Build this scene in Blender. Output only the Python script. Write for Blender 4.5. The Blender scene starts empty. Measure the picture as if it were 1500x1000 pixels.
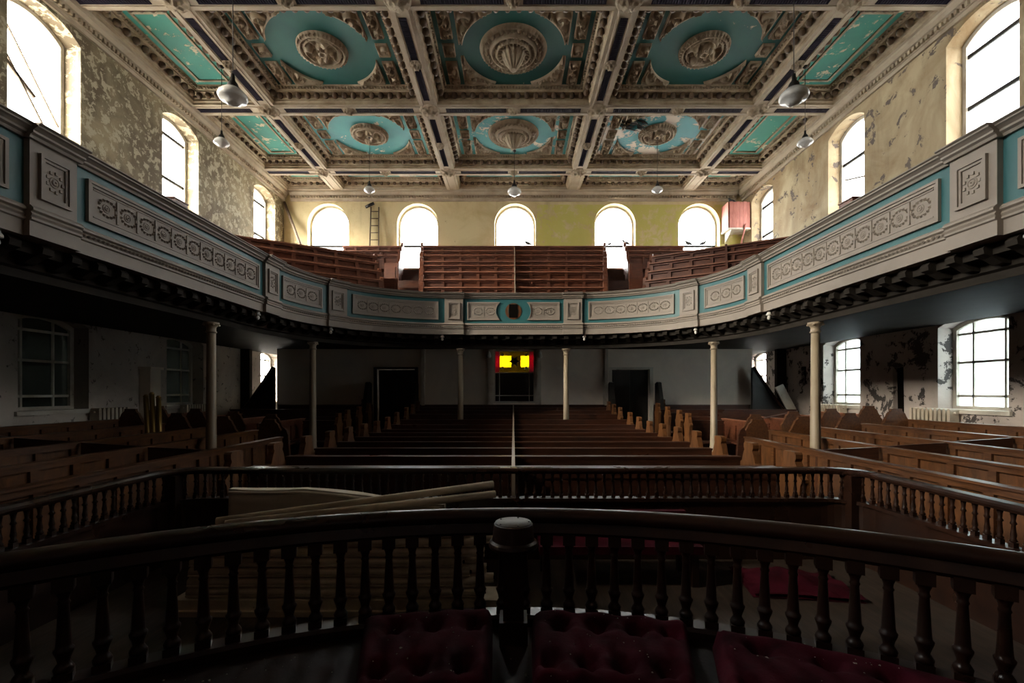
import bpy, math, random
from mathutils import Vector, geometry
random.seed(7)
scene = bpy.context.scene
E = 1.70                      # eye height above the pew floor
pi = math.pi

# ------------------------------------------------------------------ camera
cam = bpy.data.objects.new('camera', bpy.data.cameras.new('camera'))
scene.collection.objects.link(cam); scene.camera = cam
cam.location = (0, 0, E); cam.rotation_euler = (pi / 2, 0, 0)
cam.data.sensor_width = 36; cam.data.lens = 673 / 1500 * 36
cam.data.shift_x = -2 / 1500; cam.data.shift_y = 74 / 1500
cam.data.clip_start = 0.05; cam.data.clip_end = 300

# ------------------------------------------------------------------ sky, sun, exposure
world = bpy.data.worlds.new('overcast_sky'); scene.world = world
world.use_nodes = True
bgn = world.node_tree.nodes['Background']
bgn.inputs['Color'].default_value = (1.0, 0.985, 0.95, 1); bgn.inputs['Strength'].default_value = 17.0
sd = bpy.data.lights.new('hazy_sun', 'SUN'); sd.energy = 26; sd.angle = math.radians(32); sd.color = (1, 0.86, 0.66)
sun = bpy.data.objects.new('hazy_sun', sd); scene.collection.objects.link(sun)
sun.rotation_euler = Vector((0.80, 0.33, -0.41)).to_track_quat('-Z', 'Y').to_euler()
vs = scene.view_settings
vs.view_transform = 'Standard'; vs.look = 'None'; vs.gamma = 1; vs.use_curve_mapping = False
vs.exposure = 1.35
scene.cycles.use_denoising = True
scene.cycles.max_bounces = 10; scene.cycles.diffuse_bounces = 6; scene.cycles.transparent_max_bounces = 12
scene.cycles.sample_clamp_indirect = 6
C = scene.collection

# ------------------------------------------------------------------ materials
def hexc(r, g, b): return (r, g, b, 1)
class NT:
    def __init__(s, name):
        s.m = bpy.data.materials.new(name); s.m.use_nodes = True
        s.t = s.m.node_tree; s.n = s.t.nodes; s.b = s.n['Principled BSDF']
        s.pos = None
    def node(s, typ, **kw):
        n = s.n.new(typ)
        for k, v in kw.items():
            if k.startswith('i_'): n.inputs[k[2:].replace('_', ' ')].default_value = v
            else: setattr(n, k, v)
        return n
    def link(s, a, b): s.t.links.new(a, b)
    def P(s):
        if not s.pos: s.pos = s.node('ShaderNodeNewGeometry')
        return s.pos.outputs['Position']
    def noise(s, scale, detail=6, rough=.6, stretch=None, dist=0):
        n = s.node('ShaderNodeTexNoise'); n.inputs['Scale'].default_value = scale
        n.inputs['Detail'].default_value = detail; n.inputs['Roughness'].default_value = rough
        n.inputs['Distortion'].default_value = dist
        src = s.P()
        if stretch:
            mp = s.node('ShaderNodeMapping'); mp.inputs['Scale'].default_value = stretch
            s.link(src, mp.inputs['Vector']); src = mp.outputs['Vector']
        s.link(src, n.inputs['Vector']); return n.outputs['Fac']
    def ramp(s, fac, stops):
        r = s.node('ShaderNodeValToRGB'); e = r.color_ramp.elements
        while len(e) < len(stops): e.new(0.5)
        for el, (p, c) in zip(e, stops):
            el.position = p; el.color = c if len(c) == 4 else (*c, 1)
        s.link(fac, r.inputs['Fac']); return r.outputs['Color']
    def mask(s, fac, lo, hi): return s.ramp(fac, [(lo, (0, 0, 0)), (hi, (1, 1, 1))])
    def mix(s, fac, a, b):
        m = s.node('ShaderNodeMix', data_type='RGBA')
        for sock, v in ((m.inputs[0], fac), (m.inputs[6], a), (m.inputs[7], b)):
            if hasattr(v, 'links'): s.link(v, sock)
            elif isinstance(v, (int, float)): sock.default_value = v
            else: sock.default_value = v if len(v) == 4 else (*v, 1)
        return m.outputs[2]
    def math(s, op, a, b=0.0):
        m = s.node('ShaderNodeMath', operation=op)
        for sock, v in ((m.inputs[0], a), (m.inputs[1], b)):
            if hasattr(v, 'links'): s.link(v, sock)
            else: sock.default_value = v
        return m.outputs[0]
    def bump(s, h, strength=.4, dist=.01):
        b = s.node('ShaderNodeBump'); b.inputs['Strength'].default_value = strength
        b.inputs['Distance'].default_value = dist
        s.link(h, b.inputs['Height']); s.link(b.outputs['Normal'], s.b.inputs['Normal'])
    def out(s, col, rough=.6, metal=0):
        if hasattr(col, 'links'): s.link(col, s.b.inputs['Base Color'])
        else: s.b.inputs['Base Color'].default_value = col if len(col) == 4 else (*col, 1)
        if hasattr(rough, 'links'): s.link(rough, s.b.inputs['Roughness'])
        else: s.b.inputs['Roughness'].default_value = rough
        s.b.inputs['Metallic'].default_value = metal
        return s.m
def wood(name, dark, light, rough=.42, stretch=(1.2, 9, 9), scale=3):
    t = NT(name)
    g = t.noise(scale, 8, .65, stretch, .6); w = t.noise(1.3, 4, .6)
    c = t.ramp(g, [(.3, dark), (.7, light)])
    c = t.mix(t.math('MULTIPLY', t.mask(w, .45, .75), .45), c, tuple(x * .45 for x in dark))
    t.bump(g, .15, .004)
    return t.out(c, t.ramp(w, [(.3, (rough - .1,) * 3), (.8, (rough + .25,) * 3)]))
def aged(name, base, stain, flake, amt=.56, fl=.62, rough=.8, bump=.35, scale=1.5, fscale=5):
    t = NT(name)
    a = t.noise(scale, 8, .62, None, .4); f = t.noise(fscale, 9, .68, None, .3)
    c = t.mix(t.mask(a, amt - .13, amt + .14), base, stain)
    k = t.mask(f, fl, fl + .025)
    c = t.mix(k, c, flake)
    t.bump(t.math('SUBTRACT', t.math('MULTIPLY', a, .5), t.math('MULTIPLY', k, .5)), bump, .02)
    return t.out(c, rough)
M = {}
M['pew'] = wood('dark_varnished_pew_wood', (.028, .010, .006), (.085, .030, .015), .36)
M['pewend'] = wood('pew_end_oak', (.065, .024, .008), (.18, .072, .023), .44, (6, 6, 1.2))
M['side'] = wood('side_pew_oak', (.045, .016, .006), (.15, .058, .019), .40, (9, 1.2, 9))
M['sidepanel'] = wood('side_pew_panel_oak', (.048, .018, .006), (.165, .064, .020), .44, (9, 4, 1.2))
M['gal'] = wood('gallery_pew_mahogany', (.065, .020, .010), (.19, .062, .03), .4)
M['galcap'] = wood('gallery_pew_cap_lit_tint', (.13, .045, .024), (.34, .14, .08), .45)  # lighter copy of the pew mahogany; light on the cap edges put into colour
M['rail'] = wood('balustrade_mahogany', (.012, .005, .003), (.034, .013, .007), .30, (3, 3, 3))
M['floorwood'] = wood('floor_boards', (.02, .013, .009), (.07, .045, .03), .6, (8, .8, 8))
M['doorwood'] = wood('door_black_brown', (.006, .005, .004), (.016, .012, .010), .5, (8, 8, 1))
M['cream'] = aged('cream_gallery_paint', (.255, .215, .182), (.205, .172, .143), (.12, .095, .075), .60, .72, .62, .12)
M['teal'] = aged('teal_gallery_paint', (.023, .118, .128), (.017, .092, .102), (.13, .25, .25), .55, .74, .5, .1)
M['ornament'] = aged('cream_plaster_ornament', (.42, .345, .245), (.23, .165, .105), (.12, .08, .05), .52, .68, .8, .3, 2.2, 9)
M['modillion'] = aged('gilt_brown_modillion', (.13, .08, .04), (.07, .042, .024), (.34, .22, .06), .5, .68, .6, .2, 6, 12)
M['cornice'] = aged('brown_cream_cornice', (.42, .335, .225), (.25, .18, .11), (.42, .30, .10), .52, .68, .7, .25, 3, 10)
M['beam'] = aged('cream_beam_plaster', (.43, .355, .265), (.29, .22, .15), (.22, .15, .10), .58, .70, .8, .2, 1.4, 5)
M['navy'] = aged('navy_beam_strip', (.012, .009, .018), (.02, .013, .022), (.09, .06, .05), .55, .74, .85, .1, 2, 9); M['navy'].node_tree.nodes['Principled BSDF'].inputs['Specular IOR Level'].default_value = .15
M['tealA'] = aged('teal_ceiling_paint', (.022, .125, .112), (.018, .095, .092), (.55, .47, .34), .55, .665, .65, .25, .9, 2.6)
M['tealB'] = aged('teal_ceiling_paint_flaking', (.045, .27, .27), (.035, .20, .215), (.58, .50, .39), .55, .575, .65, .4, .9, 2.0)
M['tealC'] = aged('teal_ceiling_paint_ruined', (.035, .23, .255), (.03, .18, .205), (.55, .47, .38), .55, .50, .65, .6, .9, 1.3)
M['tealN'] = aged('green_side_ceiling_paint', (.045, .29, .225), (.035, .21, .18), (.58, .51, .36), .56, .575, .65, .4, .8, 2.8)
M['lobby'] = aged('lobby_plaster', (.50, .42, .31), (.33, .26, .18), (.12, .10, .09), .56, .68)
M['white'] = aged('white_window_paint', (.55, .51, .44), (.36, .31, .24), (.16, .12, .09), .58, .68, .55, .15, 2, 8)
M['iron'] = aged('cream_column_paint', (.29, .23, .16), (.22, .165, .11), (.13, .08, .05), .62, .72, .5, .1)
M['radiator'] = aged('radiator_enamel', (.52, .45, .35), (.33, .26, .18), (.16, .09, .05), .58, .72, .45, .1)
M['black'] = NT('matte_black').out((.006, .005, .004), .9); M['black'].node_tree.nodes['Principled BSDF'].inputs['Specular IOR Level'].default_value = 0  # even black for recess backs, roll ends and the square opening
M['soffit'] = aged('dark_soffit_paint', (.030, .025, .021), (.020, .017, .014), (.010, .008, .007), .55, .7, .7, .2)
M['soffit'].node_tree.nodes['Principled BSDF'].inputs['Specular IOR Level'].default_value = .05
M['brass'] = NT('tarnished_brass').out((.30, .19, .06), .4, .8)
M['opal'] = aged('opal_lamp_glass', (.62, .60, .56), (.45, .42, .37), (.2, .17, .13), .6, .74, .25, .05, 8, 14)
M['darkmetal'] = NT('dark_lamp_metal').out((.03, .027, .024), .45, .6)
M['roll'] = aged('dusty_canvas_roll', (.58, .49, .36), (.42, .35, .25), (.22, .18, .13), .54, .68, .9, .3, 5, 14)
M['mattress'] = aged('dusty_mattress_cloth', (.50, .43, .33), (.38, .32, .24), (.24, .19, .14), .56, .70, .9, .4, 3, 9)
M['cap'] = aged('grey_painted_cap', (.16, .15, .135), (.09, .083, .073), (.05, .04, .035), .52, .64, .6, .3, 9, 20)
M['redbox'] = wood('red_painted_boards', (.34, .10, .075), (.52, .20, .15), .6, (9, 9, 1))
M['bird'] = aged('pigeon_feathers', (.035, .037, .045), (.018, .018, .022), (.08, .085, .10), .5, .66, .6, .1, 20, 30)
M['ladder'] = wood('grey_ladder_wood', (.07, .045, .028), (.16, .11, .07), .7)
M['strip'] = NT('pale_divider_edge').out((.36, .29, .22), .6)
M['leather'] = aged('torn_brown_leather', (.018, .012, .009), (.026, .007, .007), (.09, .07, .05), .5, .63, .6, .6, 3.5, 6)
M['leather'].node_tree.nodes['Principled BSDF'].inputs['Specular IOR Level'].default_value = .15
M['chips'] = NT('paint_chips').out((.42, .38, .30), .8)
t = NT('red_velvet')
n1 = t.noise(16, 8, .7); n2 = t.noise(70, 3, .5); n3 = t.noise(4, 4, .6)
c = t.mix(t.mask(n3, .4, .65), (.060, .005, .012), (.026, .003, .006))
c = t.mix(t.math('MULTIPLY', t.mask(n1, .70, .73), .5), c, (.12, .09, .07))
t.bump(t.math('ADD', n1, t.math('MULTIPLY', n2, .4)), .6, .006)
M['velvet'] = t.out(c, .9); t.b.inputs['Specular IOR Level'].default_value = .08; t.b.inputs['Sheen Weight'].default_value = .0
YBK = 16.565
# walls: the upper storey is cream, the ground storey grey; both real paint colours
def wallmat(name, up, upstain, upflake, low, lowstain, lowflake, split=3.25, lowfl=.56, upfl=.62, green=False, upamt=.54, fsc=3.0):
    t = NT(name)
    sep = t.node('ShaderNodeSeparateXYZ'); t.link(t.P(), sep.inputs[0])
    a = t.noise(.8, 9, .64, None, .6); drip = t.noise(1.6, 6, .6, (1, 1, .22), .3)
    f = t.noise(fsc, 12, .70, None, .35); f2 = t.noise(9, 5, .7)
    u = t.mix(t.mask(a, upamt - .14, upamt + .14), up, upstain)
    u = t.mix(t.math('MULTIPLY', t.mask(drip, .52, .72), .55), u, tuple(x * .55 for x in upstain))
    if green:
        gm = t.math('MULTIPLY', t.math('GREATER_THAN', sep.outputs['X'], .85), t.math('MULTIPLY', t.math('LESS_THAN', sep.outputs['Z'], 8.45), t.math('LESS_THAN', sep.outputs['Y'], YBK)))
        gm = t.math('MULTIPLY', gm, t.mask(f, .60, .50) if False else t.ramp(f, [(.50, (1, 1, 1)), (.58, (.15, .15, .15))]))
        u = t.mix(t.math('MULTIPLY', gm, .8), u, (.50, .47, .10))
    u = t.mix(t.mask(f, upfl, upfl + .02), u, upflake)
    l = t.mix(t.mask(a, .40, .68), low, lowstain)
    l = t.mix(t.mask(f, lowfl, lowfl + .015), l, lowflake)
    m = t.math('GREATER_THAN', sep.outputs['Z'], split)
    col = t.mix(m, l, u)
    t.bump(t.math('SUBTRACT', t.math('MULTIPLY', a, .6), t.math('ADD', t.mask(f, lowfl, lowfl + .02), t.math('MULTIPLY', f2, .3))), .35, .03)
    return t.out(col, .85)
M['wall_left'] = wallmat('peeling_left_wall', (.34, .275, .16), (.13, .095, .052), (.41, .35, .235), (.52, .46, .40), (.34, .295, .26), (.13, .11, .095), lowfl=.60, upfl=.525, upamt=.46, fsc=6.5)
M['wall_right'] = wallmat('peeling_right_wall', (.47, .375, .23), (.26, .17, .08), (.12, .09, .07), (.50, .43, .385), (.36, .305, .27), (.06, .05, .046), lowfl=.545, upfl=.575, fsc=2.4)
M['wall_back'] = wallmat('yellowed_back_wall', (.60, .50, .29), (.46, .35, .17), (.36, .28, .15), (.3, .26, .21), (.2, .17, .13), (.1, .08, .07), upfl=.66, green=True, upamt=.58)
M['wall_part'] = wallmat('grey_partition_plaster', (.3, .27, .235), (.25, .22, .19), (.2, .17, .15), (.76, .67, .57), (.64, .56, .48), (.36, .31, .27), split=30, lowfl=.70)
def glass(name, tint, trans=.75, dirt=.25, diffuse=(.7, .7, .7), scale=4):
    t = NT(name); t.n.remove(t.b)
    tr = t.node('ShaderNodeBsdfTransparent'); tl = t.node('ShaderNodeBsdfTranslucent'); gl = t.node('ShaderNodeBsdfGlossy')
    tr.inputs['Color'].default_value = (*tint, 1); tl.inputs['Color'].default_value = (*diffuse, 1); gl.inputs['Roughness'].default_value = .12
    gl.inputs['Color'].default_value = (.6, .6, .6, 1)
    m = t.node('ShaderNodeMixShader'); f = t.ramp(t.noise(scale, 6, .6), [(.35, (1 - trans,) * 3), (.75, (min(1, 1 - trans + dirt),) * 3)])
    t.link(f, m.inputs[0]); t.link(tr.outputs[0], m.inputs[1]); t.link(tl.outputs[0], m.inputs[2])
    m2 = t.node('ShaderNodeMixShader'); m2.inputs[0].default_value = .04
    t.link(m.outputs[0], m2.inputs[1]); t.link(gl.outputs[0], m2.inputs[2])
    t.link(m2.outputs[0], t.n['Material Output'].inputs['Surface']); return t.m
M['clear'] = glass('dusty_window_glass', (.93, .95, .96), .9, .1, (.8, .8, .8))
M['clear2'] = glass('clouded_window_glass', (.62, .64, .66), .8, .15, (.6, .6, .6))
M['frost'] = glass('frosted_window_glass', (.16, .18, .19), .35, .15, (.52, .58, .60))
M['darkpane'] = glass('dark_tinted_glass', (.09, .10, .095), .75, .15, (.05, .057, .052))  # near-black tint for the left ground-floor panes
M['yellow'] = glass('yellow_stained_glass', (.40, .29, .02), .85, .1, (.45, .32, .01))
M['olive'] = glass('olive_stained_glass', (.14, .11, .01), .9, .1, (.10, .08, .01))
t = glass('crimson_stained_glass', (.20, .008, .02), .6, .3, (.5, .10, .13), 40); M['crimson'] = t
M['darkstain'] = glass('dark_stained_glass', (.035, .03, .02), .8, .2, (.03, .025, .015), 12)
M['ground'] = NT('pavement_outside').out((.25, .25, .24), .9)
M['lightblock'] = NT('light_block_dark').out((.06, .05, .045), .9)  # dark finish of the wall added to block daylight

# ------------------------------------------------------------------ mesh helpers
class MB:
    def __init__(s): s.v = []; s.f = []; s.sm = []
    def add(s, vs_, fs, smooth=False):
        o = len(s.v); s.v += [tuple(v) for v in vs_]
        for f in fs: s.f.append([i + o for i in f]); s.sm.append(smooth)
        return s
    def box(s, x0, x1, y0, y1, z0, z1):
        return s.add([(x0, y0, z0), (x1, y0, z0), (x1, y1, z0), (x0, y1, z0), (x0, y0, z1), (x1, y0, z1), (x1, y1, z1), (x0, y1, z1)],
                     [(0, 3, 2, 1), (4, 5, 6, 7), (0, 1, 5, 4), (1, 2, 6, 5), (2, 3, 7, 6), (3, 0, 4, 7)])
    def grid(s, fn, nu, nv, smooth=True, closeu=False):
        vs_ = [fn(i / nu, j / nv) for i in range(nu + (0 if closeu else 1)) for j in range(nv + 1)]
        n = nu if closeu else nu + 1
        fs = [(i * (nv + 1) + j, ((i + 1) % n) * (nv + 1) + j, ((i + 1) % n) * (nv + 1) + j + 1, i * (nv + 1) + j + 1) for i in range(nu) for j in range(nv)]
        return s.add(vs_, fs, smooth)
    def lathe(s, prof, n=16, c=(0, 0, 0), smooth=True, flute=0, fl_range=None):
        def fn(u, v):
            k = min(int(round(v * (len(prof) - 1))), len(prof) - 1); r, z = prof[k]
            a = 2 * pi * u
            if flute and fl_range[0] <= z <= fl_range[1]: r *= 1 - flute * (1 if int(round(u * n)) % 2 else 0)
            return (c[0] + r * math.cos(a), c[1] + r * math.sin(a), c[2] + z)
        s.grid(fn, n, len(prof) - 1, smooth, True)
        m = len(prof); o = len(s.v) - n * m
        if prof[0][0] > 1e-4: s.f.append([o + i * m for i in range(n)][::-1]); s.sm.append(False)
        if prof[-1][0] > 1e-4: s.f.append([o + i * m + m - 1 for i in range(n)]); s.sm.append(False)
        return s
    def prism(s, pts, fn0, fn1):
        """outline pts (a, b) extruded between fn0(a,b) and fn1(a,b)"""
        n = len(pts)
        return s.add([fn0(*p) for p in pts] + [fn1(*p) for p in pts],
                     [tuple(range(n))[::-1], tuple(range(n, 2 * n))] + [(i, (i + 1) % n, n + (i + 1) % n, n + i) for i in range(n)])
    def tube(s, pts, rad, n=8, smooth=True):
        pts = [Vector(p) for p in pts]; rs = rad if isinstance(rad, (list, tuple)) else [rad] * len(pts)
        rings = []
        for i, p in enumerate(pts):
            d = (pts[min(i + 1, len(pts) - 1)] - pts[max(i - 1, 0)]).normalized()
            a = d.orthogonal().normalized() if abs(d.z) > .9 else d.cross(Vector((0, 0, 1))).normalized()
            b = d.cross(a)
            rings.append([p + rs[i] * (math.cos(2 * pi * k / n) * a + math.sin(2 * pi * k / n) * b) for k in range(n)])
        vs_ = [v for r in rings for v in r]
        fs = [(i * n + k, i * n + (k + 1) % n, (i + 1) * n + (k + 1) % n, (i + 1) * n + k) for i in range(len(pts) - 1) for k in range(n)]
        s.add(vs_, fs, smooth)
        o = len(s.v) - len(vs_)
        s.f.append([o + k for k in range(n)][::-1]); s.sm.append(False)
        s.f.append([o + len(vs_) - n + k for k in range(n)]); s.sm.append(False)
        return s
    def mesh(s, name, mat):
        me = bpy.data.meshes.new(name); me.from_pydata(s.v, [], s.f); me.materials.append(M[mat])
        me.polygons.foreach_set('use_smooth', s.sm); me.update(); return me
    def build(s, name, mat, parent=None, loc=(0, 0, 0), rz=0, **kw):
        return inst(name, s.mesh(name, mat), parent, loc, rz, **kw)
def props(o, label=None, cat=None, group=None, kind=None):
    if label: o['label'] = label
    if cat: o['category'] = cat
    if group: o['group'] = group
    if kind: o['kind'] = kind
    return o
def inst(name, me, parent=None, loc=(0, 0, 0), rz=0, rot=None, **kw):
    o = bpy.data.objects.new(name, me); C.objects.link(o); o.location = loc
    o.rotation_euler = rot if rot else (0, 0, rz)
    if parent: o.parent = parent
    return props(o, **kw)
def empty(name, loc=(0, 0, 0), rz=0, **kw): return inst(name, None, None, loc, rz, **kw)
def recalc(me):
    import bmesh
    b = bmesh.new(); b.from_mesh(me); bmesh.ops.recalc_face_normals(b, faces=b.faces); b.to_mesh(me); b.free()

# ================================================================== THE SHELL
WX, YB, YP, YF = 8.27, 16.56, 13.9, -2.6      # side walls, back wall, partition, wall behind the pulpit
ZC = E + 7.2                                   # underside of ceiling beams
def arch(u0, u1, z0, zs, rise, n=14):
    """opening outline: sill z0, springing zs, arch of the given rise"""
    pts = [(u0, z0), (u1, z0), (u1, zs)]; w = (u1 - u0) / 2; cu = (u0 + u1) / 2
    if rise > 0:
        R = (w * w + rise * rise) / (2 * rise); a0 = math.asin(min(1, w / R))
        if rise > w * .99: R = w; a0 = pi / 2
        zc = zs + rise - R
        for i in range(1, n): a = a0 - 2 * a0 * i / n; pts.append((cu + R * math.sin(a), zc + R * math.cos(a)))
    pts.append((u0, zs)); return pts
def inside(p, poly):
    c = False; n = len(poly)
    for i in range(n):
        a, b = poly[i], poly[i - 1]
        if (a[1] > p[1]) != (b[1] > p[1]) and p[0] < (b[0] - a[0]) * (p[1] - a[1]) / (b[1] - a[1]) + a[0]: c = not c
    return c
def plate(outer, holes, to3, t0, t1):
    """flat plate with holes between depths t0 and t1, with the reveals of the holes"""
    mb = MB(); allp = []; edges = []
    for loop in [outer] + holes:
        o = len(allp); allp += [Vector(p) for p in loop]; edges += [(o + i, o + (i + 1) % len(loop)) for i in range(len(loop))]
    vv, _, ff, *_r = geometry.delaunay_2d_cdt(allp, edges, [], 1, 1e-5)
    keep = []
    for f in ff:
        c = sum((vv[i] for i in f), Vector((0, 0))) / len(f)
        if inside(c, outer) and not any(inside(c, h) for h in holes): keep.append(tuple(f))
    mb.add([to3(p[0], p[1], t0) for p in vv], keep); mb.add([to3(p[0], p[1], t1) for p in vv], [f[::-1] for f in keep])
    for loop in [outer] + holes:
        n = len(loop)
        mb.add([to3(p[0], p[1], t0) for p in loop] + [to3(p[0], p[1], t1) for p in loop], [(i, (i + 1) % n, n + (i + 1) % n, n + i) for i in range(n)])
    return mb
WT = .52
SIDE_Y = [(7.51, 8.78), (10.83, 12.07), (14.65, 15.95), (4.25, 5.5), (1.0, 2.25)]  # last two openings: added unseen in the left wall to admit more daylight
GRND_Y = [(7.67, 8.95), (10.96, 12.26), (15.05, 16.25)]
up_holes = [arch(a, b, E + 4.2, E + 6.58, .22) for a, b in SIDE_Y]
lo_holes = [arch(a, b, E - .34, E + 1.24, .16) for a, b in GRND_Y]
outerS = [(YF, -.1), (YB + .6, -.1), (YB + .6, 9.75), (YF, 9.75)]
toL = lambda u, z, n: (-WX - n, u, z)
toR = lambda u, z, n: (WX + n, u, z)
chase = [[(9.72, E - .52), (10.0, E - .52), (10.02, E + .52), (9.74, E + .55)]]
slot = [[(12.98, E + .26), (13.2, E + .26), (13.2, E + .73), (12.98, E + .73)]]
def struct(mb, name, mat, parent=None):
    o = mb.build(name, mat, parent); recalc(o.data)
    if not parent: o['kind'] = 'structure'
    return o
wall_left = struct(plate(outerS, up_holes + lo_holes, toL, 0, WT), 'wall_left', 'wall_left')
wall_right = struct(plate(outerS, up_holes[:3] + lo_holes + chase + slot, toR, 0, WT), 'wall_right', 'wall_right')
ch = MB(); ch.box(WX + .1, WX + .16, 9.6, 10.15, E - .7, E + .7); struct(ch, 'chase_back', 'black', wall_right)
ch = MB(); ch.box(WX + .1, WX + .16, 12.9, 13.3, E + .15, E + .85); struct(ch, 'slot_back', 'black', wall_right)
BW = [-6.68, -3.45, 0.06, 3.66, 6.70]; bw = .74
toB = lambda u, z, n: (u, YB + n, z)
back_holes = [arch(x - bw, x + bw, E + 4.45, E + 6.06, .735, 18) for x in BW]
lob_holes = [arch(-.68, -.05, E + .88, E + 2.0, 0), arch(.24, .88, E + .88, E + 2.0, 0)]
wall_back = struct(plate([(-WX - .0, -.1), (WX + .0, -.1), (WX, 9.75), (-WX, 9.75)], back_holes + lob_holes, toB, 0, WT), 'wall_back', 'wall_back')
toP = lambda u, z, n: (u, YP + n, z)
DOORS = [(-4.12, -2.98), (2.98, 4.12)]
SW = (-.60, .66, E - .33, E + 1.28)
part_holes = [[(a, .001), (b, .001), (b, E + .69), (a, E + .69)] for a, b in DOORS] + [[(SW[0], SW[2]), (SW[1], SW[2]), (SW[1], SW[3]), (SW[0], SW[3])]]
wall_partition = struct(plate([(-7.15, -.05), (7.22, -.05), (7.22, E + 1.30), (-7.15, E + 1.30)], part_holes, toP, 0, .16), 'wall_partition', 'wall_part')
struct(MB().box(-WX - WT, WX + WT, YF - .3, YF, -.1, 9.75), 'wall_front', 'pew')
floor = struct(MB().box(-WX - .5, WX + .5, YF - .3, YB + .5, -.12, 0), 'floor', 'floorwood')
struct(MB().box(-60, 60, -60, 90, -.9, -.6), 'ground_outside', 'ground')
struct(MB().box(-10.2, -9.7, 1, 14.1, -.6, 4.9), 'light_block_wall', 'lightblock')  # added unseen wall keeping daylight off the left ground windows
ceiling = struct(MB().box(-WX - WT, WX + WT, YF - .3, YB + WT, ZC + .75, ZC + .9), 'ceiling', 'beam')

# ------------------------------------------------------------------ windows
wcount = [0]
def window(to3, hole, n0, bars_u, bars_z, pane, bw_=.035, cas=.075, extra=None, portal=None, sill=True, sillmat='white', barmat='white', bfront=.02):
    """sash window set n0 deep in its reveal: casing, glazing bars, one object for each pane"""
    wcount[0] += 1
    us = [p[0] for p in hole]; zs = [p[1] for p in hole]; u0, u1, z0, z1 = min(us), max(us), min(zs), max(zs)
    uc, zc = (u0 + u1) / 2, (z0 + z1) / 2; ku = 1 - 2 * cas / (u1 - u0); kz = 1 - 2 * cas / (z1 - z0)
    inn = [(uc + (u - uc) * ku, zc + (z - zc) * kz) for u, z in hole]
    root = empty('window_%d' % wcount[0], to3(uc, z0, n0), kind='structure')
    def local(mb, name, mat):
        l = root.location; mb.v = [(x - l[0], y - l[1], z - l[2]) for x, y, z in mb.v]
        o = mb.build(name, mat, root); recalc(o.data); return o
    local(plate(hole, [inn], to3, n0 - .05, n0 + .06), 'casing', 'white')
    iu = [p[0] for p in inn]; iz = [p[1] for p in inn]; a0, a1, b0, b1 = min(iu), max(iu), min(iz), max(iz)
    def bar(ua, za, ub, zb, w):
        du, dz = ub - ua, zb - za; L = math.hypot(du, dz); nu, nz = -dz / L * w / 2, du / L * w / 2
        q = [(ua + nu, za + nz), (ub + nu, zb + nz), (ub - nu, zb - nz), (ua - nu, za - nz)]
        return MB().prism(q, lambda u, z: to3(u, z, n0 - bfront), lambda u, z: to3(u, z, n0 + .03))
    def ztop(u):
        best = b0
        for i in range(len(inn)):
            p, q = inn[i], inn[i - 1]
            if min(p[0], q[0]) <= u <= max(p[0], q[0]) and abs(p[0] - q[0]) > 1e-6:
                best = max(best, p[1] + (q[1] - p[1]) * (u - p[0]) / (q[0] - p[0]))
        return best
    ucuts = [a0] + [a0 + (a1 - a0) * k for k in bars_u] + [a1]; zcuts = [b0] + [b0 + (b1 - b0) * k for k in bars_z] + [b1]
    for u in ucuts[1:-1]: local(bar(u, b0, u, ztop(u), bw_), 'glazing_bar', barmat)
    for z in zcuts[1:-1]: local(bar(a0, z, a1, z, bw_ * 1.3), 'glazing_bar', barmat)
    for (ua, za, ub, zb, w) in (extra or []): local(bar(a0 + (a1 - a0) * ua, b0 + (b1 - b0) * za, a0 + (a1 - a0) * ub, b0 + (b1 - b0) * zb, w), 'broken_bar', 'ladder')
    for i in range(len(ucuts) - 1):
        for j in range(len(zcuts) - 1):
            pu0, pu1, pz0, pz1 = ucuts[i], ucuts[i + 1], zcuts[j], zcuts[j + 1]
            top = [(pu0 + (pu1 - pu0) * k / 6) for k in range(6, -1, -1)]
            q = [(pu0, pz0), (pu1, pz0)] + [(u, min(pz1, max(pz0 + .01, ztop(min(max(u, a0 + 1e-4), a1 - 1e-4))))) for u in top]
            mt = pane(i, j) if callable(pane) else pane
            if mt: local(MB().prism(q, lambda u, z: to3(u, z, n0 + .008), lambda u, z: to3(u, z, n0 + .014)), 'pane', mt)
    if sill: local(MB().prism([(u0 - .06, z0 - .06), (u1 + .06, z0 - .06), (u1 + .06, z0 + .015), (u0 - .06, z0 + .015)], lambda u, z: to3(u, z, -.05), lambda u, z: to3(u, z, n0)), 'sill', sillmat)
    if portal:
        ld = bpy.data.lights.new('window_portal', 'AREA'); ld.shape = 'RECTANGLE'; ld.size = u1 - u0; ld.size_y = z1 - z0
        ld.cycles.is_portal = True
        lo = bpy.data.objects.new('window_portal', ld); C.objects.link(lo); lo.location = to3(uc, zc, n0 + .12)
        lo.rotation_euler = Vector(portal).to_track_quat('-Z', 'Y' if abs(portal[2]) < .5 else 'X').to_euler()
    return root
brk = [(0.0, .95, 1.0, .30, .022), (.12, .66, .95, .12, .03), (0.02, .62, .62, .42, .06)]
for k, h in enumerate(up_holes):
    window(toL, h, .36, [], [.42, .86] if k else [], 'clear' if k else 'clear', extra=brk if k == 0 else ([(.1, .3, .6, .42, .03)] if k == 2 else None), portal=(1, 0, 0), bw_=.055, barmat='doorwood')
    if k < 3: window(toR, h, .36, [], [.44, .84] if k != 1 else [.66], 'clear2', extra=[(.05, .38, .95, .50, .03)] if k == 1 else None, portal=(-1, 0, 0), bw_=.055, barmat='doorwood')
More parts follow.
